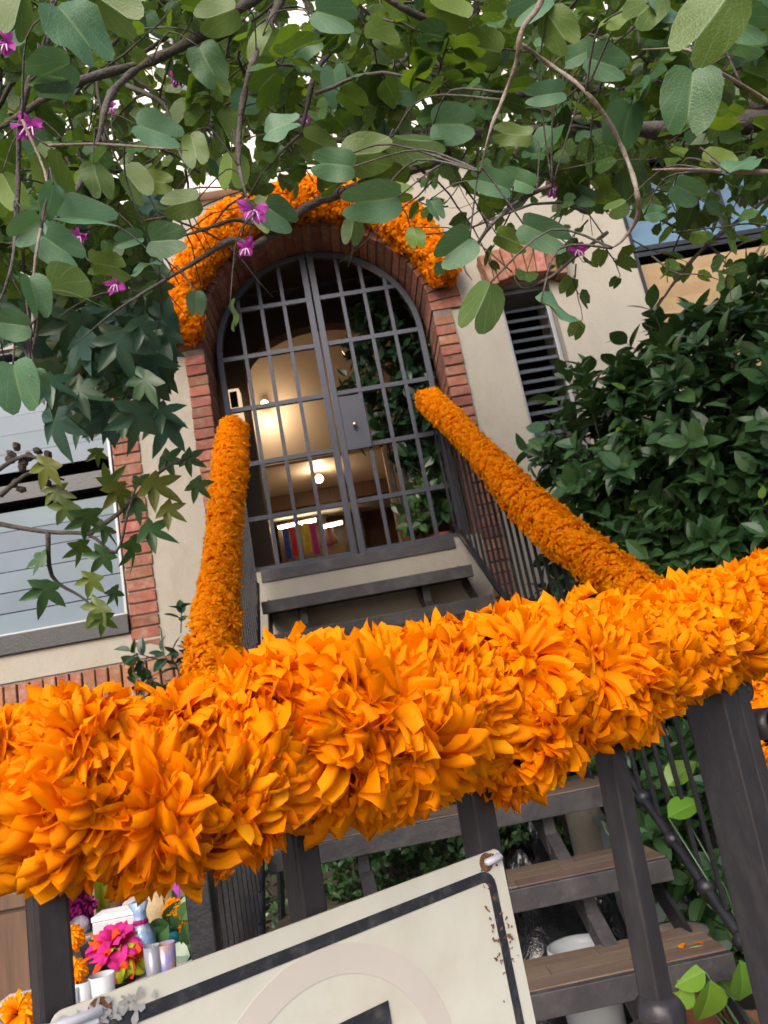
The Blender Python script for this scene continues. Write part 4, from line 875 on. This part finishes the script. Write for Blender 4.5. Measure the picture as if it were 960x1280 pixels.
# broad leaved plant right of the steps
bp = thing('broad_leaf_plant', (1.05, 2.75, .04), 'bright green broad leaved plant at the foot of the staircase', 'plant'); LL = []
rg = random.Random(51); g = G()
for x, y, sz, an, D in [(862,1222,42,160,2.35),(885,1255,62,95,2.3),(850,1245,40,120,2.35),(905,1230,50,40,2.4),(870,1200,40,-60,2.45),(930,1160,60,60,2.5),(945,1080,60,100,2.5),(950,1010,60,60,2.6),(855,1010,46,-30,2.6),(850,965,46,-50,2.7),(940,960,60,130,2.6),(930,1230,60,80,2.3),(835,1210,36,200,2.5)]:
    a = rad(an); al = CR*math.cos(a)-CU*math.sin(a); s = sz*D/960; p = atD(x, y, D); LL.append(basis(p-al*s*.5, al, -fw+Vector((0,0,.7))+rv(rg, .3), s, 1.5)); g.tube([(1.12, 2.75, .05), Vector((1.12, 2.75, .05)).lerp(p, .6)+Vector((0,0,.05)), p-al*s*.5], [.006, .004, .0025], 5)
leaves(bp, LEAF_F, LEAF_F, LL, FIN, 40, 9); g.build('stems', FIC, bp, True)
#§§ OBJECTS
# ------------------------------------------------------------------ things under and beside the stairs
M['bag'] = mat('bag_plastic', (.012,.012,.014), (.02,.02,.024), 8, .28, .9, 18, spec=.8, coat=.3)
def bag(c, r, h, label, seed):
    r_ = random.Random(seed); t = thing('rubbish_bag', (c[0], c[1], c[2]), label, 'bag'); g = G(); n = 26; v = []; prof = [(.55,0), (.9,.06), (1.05,.25), (1.0,.5), (.75,.72), (.4,.86), (.16,.92), (.13,.96), (.22,1.04)]
    ph = [r_.uniform(0, 6) for _ in range(8)]
    for i, (q, z) in enumerate(prof):
        for k in range(n):
            a = 2*math.pi*k/n; w = 1+.10*math.sin(3*a+ph[0]+z*4)+.09*math.sin(7*a+ph[1]-z*7)+.06*math.sin(13*a+ph[2]+z*9)+r_.uniform(-.03, .03); v.append((c[0]+r*q*w*math.cos(a), c[1]+r*q*w*math.sin(a), c[2]+h*z*(1+.05*math.sin(4*a+ph[3]))))
    f = [(i*n+k, i*n+(k+1) % n, (i+1)*n+(k+1) % n, (i+1)*n+k) for i in range(len(prof)-1) for k in range(n)]; f.append(tuple(range(n))[::-1]); f.append(tuple(range((len(prof)-1)*n, len(prof)*n)))
    g.add(v, f).build('sack', M['bag'], t, True); G().lathe((c[0], c[1], c[2]+h*.93), [(r*.17,-.01), (r*.18,0), (r*.17,.01)], 12).build('tie', M['dark_steel'], t); return t
bag((.50,3.5,.045), .30, .76, 'black plastic rubbish bag behind the white bucket under the stairs', 1)
bag((.86,3.72,.045), .24, .56, 'black plastic rubbish bag beside the clay pot under the stairs', 2)
bag((.72,4.15,.045), .26, .78, 'tall black plastic bag in front of the low hedge under the stairs', 3)
bk = thing('bucket', (.60,3.12,.045), 'white plastic bucket standing under the stair treads', 'bucket'); wp = mat('bucket_plastic', (.62,.66,.7), (.55,.59,.63), 5, .4)
G().lathe((.60,3.12,.044), [(.085,0), (.088,.01), (.115,.50), (.122,.505), (.122,.53), (.112,.53), (.108,.5), (.08,.03)], 26).build('shell', wp, bk, True)
G().tube([(.60+.118*math.cos(a), 3.12-.03+.05*math.sin(a)*-1, .57-.14*math.sin(a)) for a in [math.pi*i/10 for i in range(11)]], .003, 5).build('handle', M['alu'], bk, True)
bn = thing('plastic_bin', (1.03,3.5,.045), 'pale grey blue plastic bin behind the hedge side stair railing', 'bin'); bp_ = mat('bin_plastic', (.30,.36,.38), (.25,.3,.32), 5, .5)
G().box(.90,1.16,3.42,3.66,.045,.86).build('body', bp_, bn, bevel=.02); G().box(.885,1.175,3.405,3.675,.861,.90).build('lid', bp_, bn, bevel=.012)
cp = thing('cream_pot', (.93,3.95,.045), 'plain cream cylindrical planter behind the stairs', 'planter'); G().lathe((.93,3.95,.044), [(.09,0), (.1,.02), (.1,.95), (.108,.96), (.108,.99), (.09,.99)], 22).build('shell', M['stucco'], cp, True)
for i, (x, y, r, h, lb) in enumerate(((.93,3.05,.12,.5,'tall terracotta pot with a stone saucer on its rim beside the stairs'), (1.12,2.98,.10,.30,'small terracotta pot next to the broad leaved plant'))):
    t = thing('clay_pot', (x, y, .045), lb, 'pot'); G().lathe((x, y, .044), [(r*.65,0), (r*.7,.01), (r*.92,h-.06), (r*1.06,h-.06), (r*1.06,h), (r*.9,h), (r*.85,h-.05)], 22).build('shell', M['terracotta'], t, True)
    if i == 0: G().lathe((x, y, .044+h), [(r*.7,0), (r*1.0,.012), (r*1.04,.03), (r*.9,.026)], 20).build('saucer', M['paving'], t, True)
    else: G().lathe((x, y, .044+h), [(r*.84,-.05), (r*.84,-.02)], 18).build('soil', M['dark_room'], t)
rgf = random.Random(77)                        # fallen petals on steps and scroll work
tz, ty, tc = tread(0)
for i, (x, y) in enumerate(((tc+.55, ty+.11), (tc+.52, ty+.125))):
    tag(link('fallen_petal', PET[i], Matrix.Translation((x, y, tz+.006)) @ Matrix.Rotation(rgf.uniform(0, 6), 4, 'Z') @ Matrix.Scale(.045, 4)), ('loose orange petal lying flat on a stair tread', 'second loose orange petal overlapping another on a stair tread')[i], 'petal')
# ------------------------------------------------------------------ altar (ofrenda) on the left
AY = 2.35
wood = M['brown_wood']
cb_ = thing('wooden_cabinet', (-1.6, 2.5, 0), 'brown wooden cabinet with a moulded rail left of the altar', 'cabinet'); xr = atY(38, 1180, 2.4).x
G().box(xr-1.2, xr, 2.4, 2.9, .0, 1.42).build('carcass', wood, cb_, bevel=.004)
zt = atY(15, 1127, 2.38).z; G().box(xr-1.19, xr+.002, 2.382, 2.399, zt-.02, zt+.022).build('moulding', wood, cb_, bevel=.003)
G().box(xr-1.19, xr-.002, 2.386, 2.399, zt+.03, 1.40).build('door_panel', mat('red_brown', (.13,.055,.04), (.09,.04,.03), 5, .5, stretch=(8,8,.6)), cb_)
G().box(xr-1.19, xr-.002, 2.388, 2.399, .1, zt-.03).build('door_panel', wood, cb_)
TZ = atY(130, 1243, 2.2).z
al_ = thing('altar_table', (-.75, 2.4, 0), 'cloth covered altar table with a raised back step beside the stairs', 'table')
G().box(-1.12, -.60, 2.05, 2.62, TZ-.03, TZ).build('tabletop', mat('white_cloth', (.55,.52,.5), (.4,.36,.4), 8, .9, .3, 30), al_, bevel=.006)
G().box(-1.12, -.602, 2.45, 2.80, TZ+.001, TZ+.05).build('back_step', mat('teal_cloth', (.03,.28,.32), (.02,.2,.25), 8, .9), al_, bevel=.006)
for x in (-1.08, -.66):
    for y in (2.1, 2.56): G().box(x, x+.04, y, y+.04, .03, TZ-.031).build('leg', wood, al_)
S2 = TZ+.05
def P(x, y, Y): return atY(x, y, Y)
def sheet(x0, y0, x1, y1, Y, c, nm, lb, z1=None):
    a, b = P(x0, y0, Y), P(x1, y1, Y); g = G(); n = 8; v = []; f = []
    xa, xb = sorted((a.x, b.x)); za, zb = sorted((a.z, b.z))
    for i in range(n+1):
        for z in (za, zb): v.append((xa+(xb-xa)*i/n, Y+.008*math.sin(i*1.3), z))
    f = [(2*i, 2*i+2, 2*i+3, 2*i+1) for i in range(n)]; o = g.add(v, f).build('paper_banner', mat('paper_sheet_'+nm, c, tuple(q*.85 for q in c), 10, .7), None, True)
    so_ = o.modifiers.new('s', 'SOLIDIFY'); so_.thickness = .003; tag(o, lb, 'banner')
sheet(62, 1040, 112, 1140, 2.88, (.02,.35,.09), 'green', 'green paper sheet hanging behind the magenta cockscomb flowers')
sheet(112, 1040, 150, 1165, 2.90, (.5,.5,.02), 'yellow', 'yellow paper sheet hanging behind the altar')
sheet(143, 1040, 185, 1180, 2.885, (.14,.04,.42), 'purple', 'deep purple paper sheet hanging behind the white box')
sheet(183, 1040, 232, 1185, 2.87, (.5,.06,.45), 'magenta', 'bright magenta paper sheet hanging behind the straw cup')
def blob_flower(name, c, r, n, m, label, cat, stem_to, rows=3):
    t = thing(name, (c[0], c[1], stem_to), label, cat); me = marigold('head', r, n, rows, 3, int(c[0]*999), m, 150); link('head', me, Matrix.Translation(c) @ Matrix.Rotation(.6, 4, 'X'), t)
    G().tube([(c[0], c[1], stem_to), (c[0]+.004, c[1], (c[2]+stem_to)/2), (c[0], c[1], c[2]-.2*r)], r*.14, 6).build('stem', FIN, t, True); return t
CEL = petalmat('celosia', [(.30,.01,.12), (.42,.02,.2), (.25,.01,.1)], (.2,.005,.07), .2)
# magenta cockscomb in a little pot
c = P(88, 1128, 2.66); t = thing('cockscomb_pot', (c.x, c.y, S2), 'dark magenta cockscomb flowers in a small pot on the altar step', 'flowers')
G().lathe((c.x, c.y, S2-.001), [(.03,0), (.045,.05), (.048,.055), (.04,.055)], 14).build('pot', mat('clay_brown', (.2,.11,.06), None, 20, .7), t, True)
for i in range(7):
    q = c+Vector((rgf.gauss(0,.028), rgf.gauss(0,.02), rgf.gauss(.0,.03))); link('bloom', marigold('bloom', .034, 40, 2, 3, 200+i, CEL, 150, .9, .25), Matrix.Translation(q), t); G().tube([(c.x, c.y, S2+.04), q], .003, 5).build('stem', FIN, t)
def mg(x, y, Y, r, base_z, label):
    c = P(x, y, Y); t = thing('marigold_flower', (c.x, c.y, base_z), label, 'flower'); link('head', SML[0], zmat(c, (0, -.5, .8), 1.0, r), t)
    G().tube([(c.x, c.y+.01, base_z), (c.x, c.y+.004, c.z-.2*r)], .004, 6).build('stem', FIN, t, True)
mg(87, 1172, 2.3, .035, TZ, 'single orange marigold standing beside the grey box'); mg(93, 1213, 2.12, .028, TZ, 'single orange marigold in front of the black hat')
mg(24, 1268, 2.1, .048, .3, 'large orange marigold head below the wooden cabinet rail')
def cup(x, y, Y, r, h, bz, m, label, cat='cup', name='cup', lip=1.1, handle=False):
    c = P(x, y, Y); t = thing(name, (c.x, c.y, bz), label, cat); G().lathe((c.x, c.y, bz-.001), [(r*.8,0), (r*.85,.004), (r*lip,h), (r*(lip-.1),h), (r*.75,.01)], 18).build('body', m, t, True)
    if handle: G().tube([Vector((c.x-r, c.y, bz+h*.75)), Vector((c.x-r*1.6, c.y, bz+h*.6)), Vector((c.x-r*1.5, c.y, bz+h*.3)), Vector((c.x-r*.9, c.y, bz+h*.2))], .004, 6).build('handle', m, t, True)
    else: G().lathe((c.x, c.y, bz+h*.75), [(r*.8,0), (r*.82,.002)], 14).build('filling', M['dark_room'], t)
    return t
wht = mat('white_plastic', (.52,.52,.55), (.45,.45,.48), 10, .35)
cup(88, 1238, 2.1, .018, .055, TZ, wht, 'small white cup next to the fence post on the altar'); cup(104, 1236, 2.12, .018, .06, TZ, wht, 'small square looking white cup beside the white mug')
cup(128, 1232, 2.14, .032, .062, TZ, wht, 'round white mug in front of the black hat', 'mug', 'mug', 1.0, True)
cup(204, 1190, 2.5, .042, .12, S2, mat('straw', (.42,.31,.17), (.3,.22,.12), 40, .8, .4, 80), 'woven straw cup in front of the magenta sheet', 'cup', 'straw_cup')
cup(209, 1215, 2.22, .028, .085, TZ, mat('blue_glass', (.03,.1,.5), (.5,.3,.05), 12, .15, spec=.8), 'blue printed candle glass on the altar', 'candle', 'candle_glass', 1.0)
cup(193, 1216, 2.2, .022, .09, TZ, mat('grey_glass', (.25,.25,.3), None, 12, .15, spec=.8), 'pale grey candle glass beside the blue one', 'candle', 'candle_glass', 1.0)
c = P(182, 1215, 2.34); t = thing('wrapped_bottle', (c.x, c.y, TZ), 'bottle wrapped in clear blue film beside the paper flower', 'bottle'); fm = mat('blue_film', (.12,.25,.5), (.35,.42,.5), 30, .15, .8, 25, spec=.9)
G().lathe((c.x, c.y, TZ-.001), [(.03,0), (.034,.01), (.032,.09), (.018,.12), (.016,.15), (.026,.175)], 14, (0,0,1), .12).build('body', fm, t, True); G().lathe((c.x, c.y, TZ+.118), [(.02,0), (.021,.006), (.018,.012)], 12).build('tie', CEL, t)
c = P(150, 1158, 2.5); t = thing('white_box', (c.x, c.y, S2), 'white card box with pale lid behind the pink paper flower', 'box')
G().box(c.x-.065, c.x+.06, c.y-.04, c.y+.05, S2-.001, c.z+.03).build('carton', wht, t, bevel=.002); G().box(c.x-.067, c.x+.062, c.y-.042, c.y+.052, c.z+.031, c.z+.045).build('lid', mat('card', (.75,.75,.78), None, 10, .6), t, bevel=.002)
c = P(97, 1200, 2.42); t = thing('grey_box', (c.x, c.y, TZ), 'dark grey box with light top behind the marigold', 'box')
G().box(c.x-.05, c.x+.045, 2.34, 2.415, TZ-.001, P(97, 1183, 2.36).z).build('carton', M['stair_steel'], t, bevel=.002); zz = P(97, 1183, 2.36).z; G().box(c.x-.051, c.x+.046, 2.339, 2.416, zz+.001, zz+.01).build('lid', wht, t, bevel=.002)
c = P(118, 1164, 2.5); t = thing('clay_dish', (c.x, c.y, S2), 'shallow brown clay dish on the altar step', 'dish'); G().lathe((c.x, c.y, S2-.001), [(.03,0), (.06,.03), (.066,.034), (.055,.03), (.025,.008)], 20).build('bowl', M['terracotta'], t, True); G().lathe((c.x, c.y, S2+.012), [(.03,0), (.034,.006), (.02,.014)], 12, (0,0,1), .15).build('bread', mat('bread', (.5,.28,.08), None, 30, .8, .4, 60), t, True)
for x, y, lb, cl in ((143, 1140, 'dark pine cone ornament behind the white box', (.1,.05,.025)), (166, 1134, 'small painted sugar skull in front of the purple sheet', (.6,.5,.5)), (100, 1158, 'little white and purple ornament before the cockscomb pot', (.6,.5,.62))):
    c = P(x, y, 2.62); t = thing('ornament', (c.x, c.y, S2), lb, 'ornament'); G().box(c.x-.02, c.x+.02, c.y-.02, c.y+.02, S2-.001, max(S2+.01, c.z-.028)).build('stand', wood, t); G().lathe((c.x, c.y, c.z), [(.008,-.03), (.026,-.02), (.03,.0), (.026,.018), (.01,.03)], 14, (0,0,1), .1).build('body', mat('orn%d' % x, cl, tuple(q*.5 for q in cl), 60, .6, .6, 80), t, True)
c = P(126, 1222, 2.28); t = thing('felt_hat', (c.x, c.y, TZ), 'small black felt hat with ragged brim on the altar', 'hat'); fl_ = mat('black_felt', (.006,.006,.007), None, 30, .95, .5, 80)
G().lathe((c.x, c.y, TZ-.001), [(.085,0), (.088,.006), (.05,.014), (.046,.016)], 24, (0,0,1), .08).build('brim', fl_, t, True); G().lathe((c.x, c.y, TZ+.013), [(.046,0), (.05,.02), (.042,.05), (.02,.06)], 20, (0,0,1), .05).build('crown', fl_, t, True)
c = P(145, 1192, 2.3); t = thing('paper_flower', (c.x, c.y, TZ), 'big tissue paper flower in pink, orange and lime on the altar', 'flower')
for k, (nm, col, r, dz, tm_, nn) in enumerate((('pink_petals', (.75,.04,.30), .062, .012, 75, 26), ('orange_petals', (.85,.10,.02), .07, -.004, 100, 22), ('lime_petals', (.45,.5,.03), .072, -.02, 100, 16))):
    pm = petalmat('tissue_%d' % k, [col, tuple(q*.85 for q in col), col], tuple(q*.7 for q in col), .35); link(nm, marigold(nm, r, nn, 4, 6, 300+k, pm, tm_, 1.5, .16), Matrix.Translation(c+Vector((0,0,dz))) @ Matrix.Rotation(.5, 4, 'X'), t)
G().tube([(c.x, c.y+.02, TZ), (c.x, c.y+.005, c.z-.02)], .004, 6).build('wire', M['alu'], t)
c = P(222, 1175, 2.5); t = thing('button_flower_plant', (c.x, c.y, S2), 'green plant with small orange button flowers beside the newel post', 'plant'); LL = []; g = G(); rg = random.Random(61)
for i in range(26):
    x, y = rg.uniform(208, 246), rg.uniform(1125, 1215); p = P(x, y, rg.uniform(2.35, 2.55)); an = rad(rg.uniform(0, 360)); LL.append(basis(p, CR*math.cos(an)-CU*math.sin(an), -fw+rv(rg, .4), rg.uniform(.06, .09), 1.5)); g.tube([(c.x, c.y, S2), p], .002, 4)
leaves(t, LEAF_F, LEAF_F, LL, FIC, 40, 5); g.build('stems', FIC, t)
for x, y in ((209,1140),(219,1139),(229,1140),(214,1130),(223,1131),(230,1158)): link('button', SML[1], zmat(P(x, y, 2.44), (0,-.6,.8), x, .017), t)
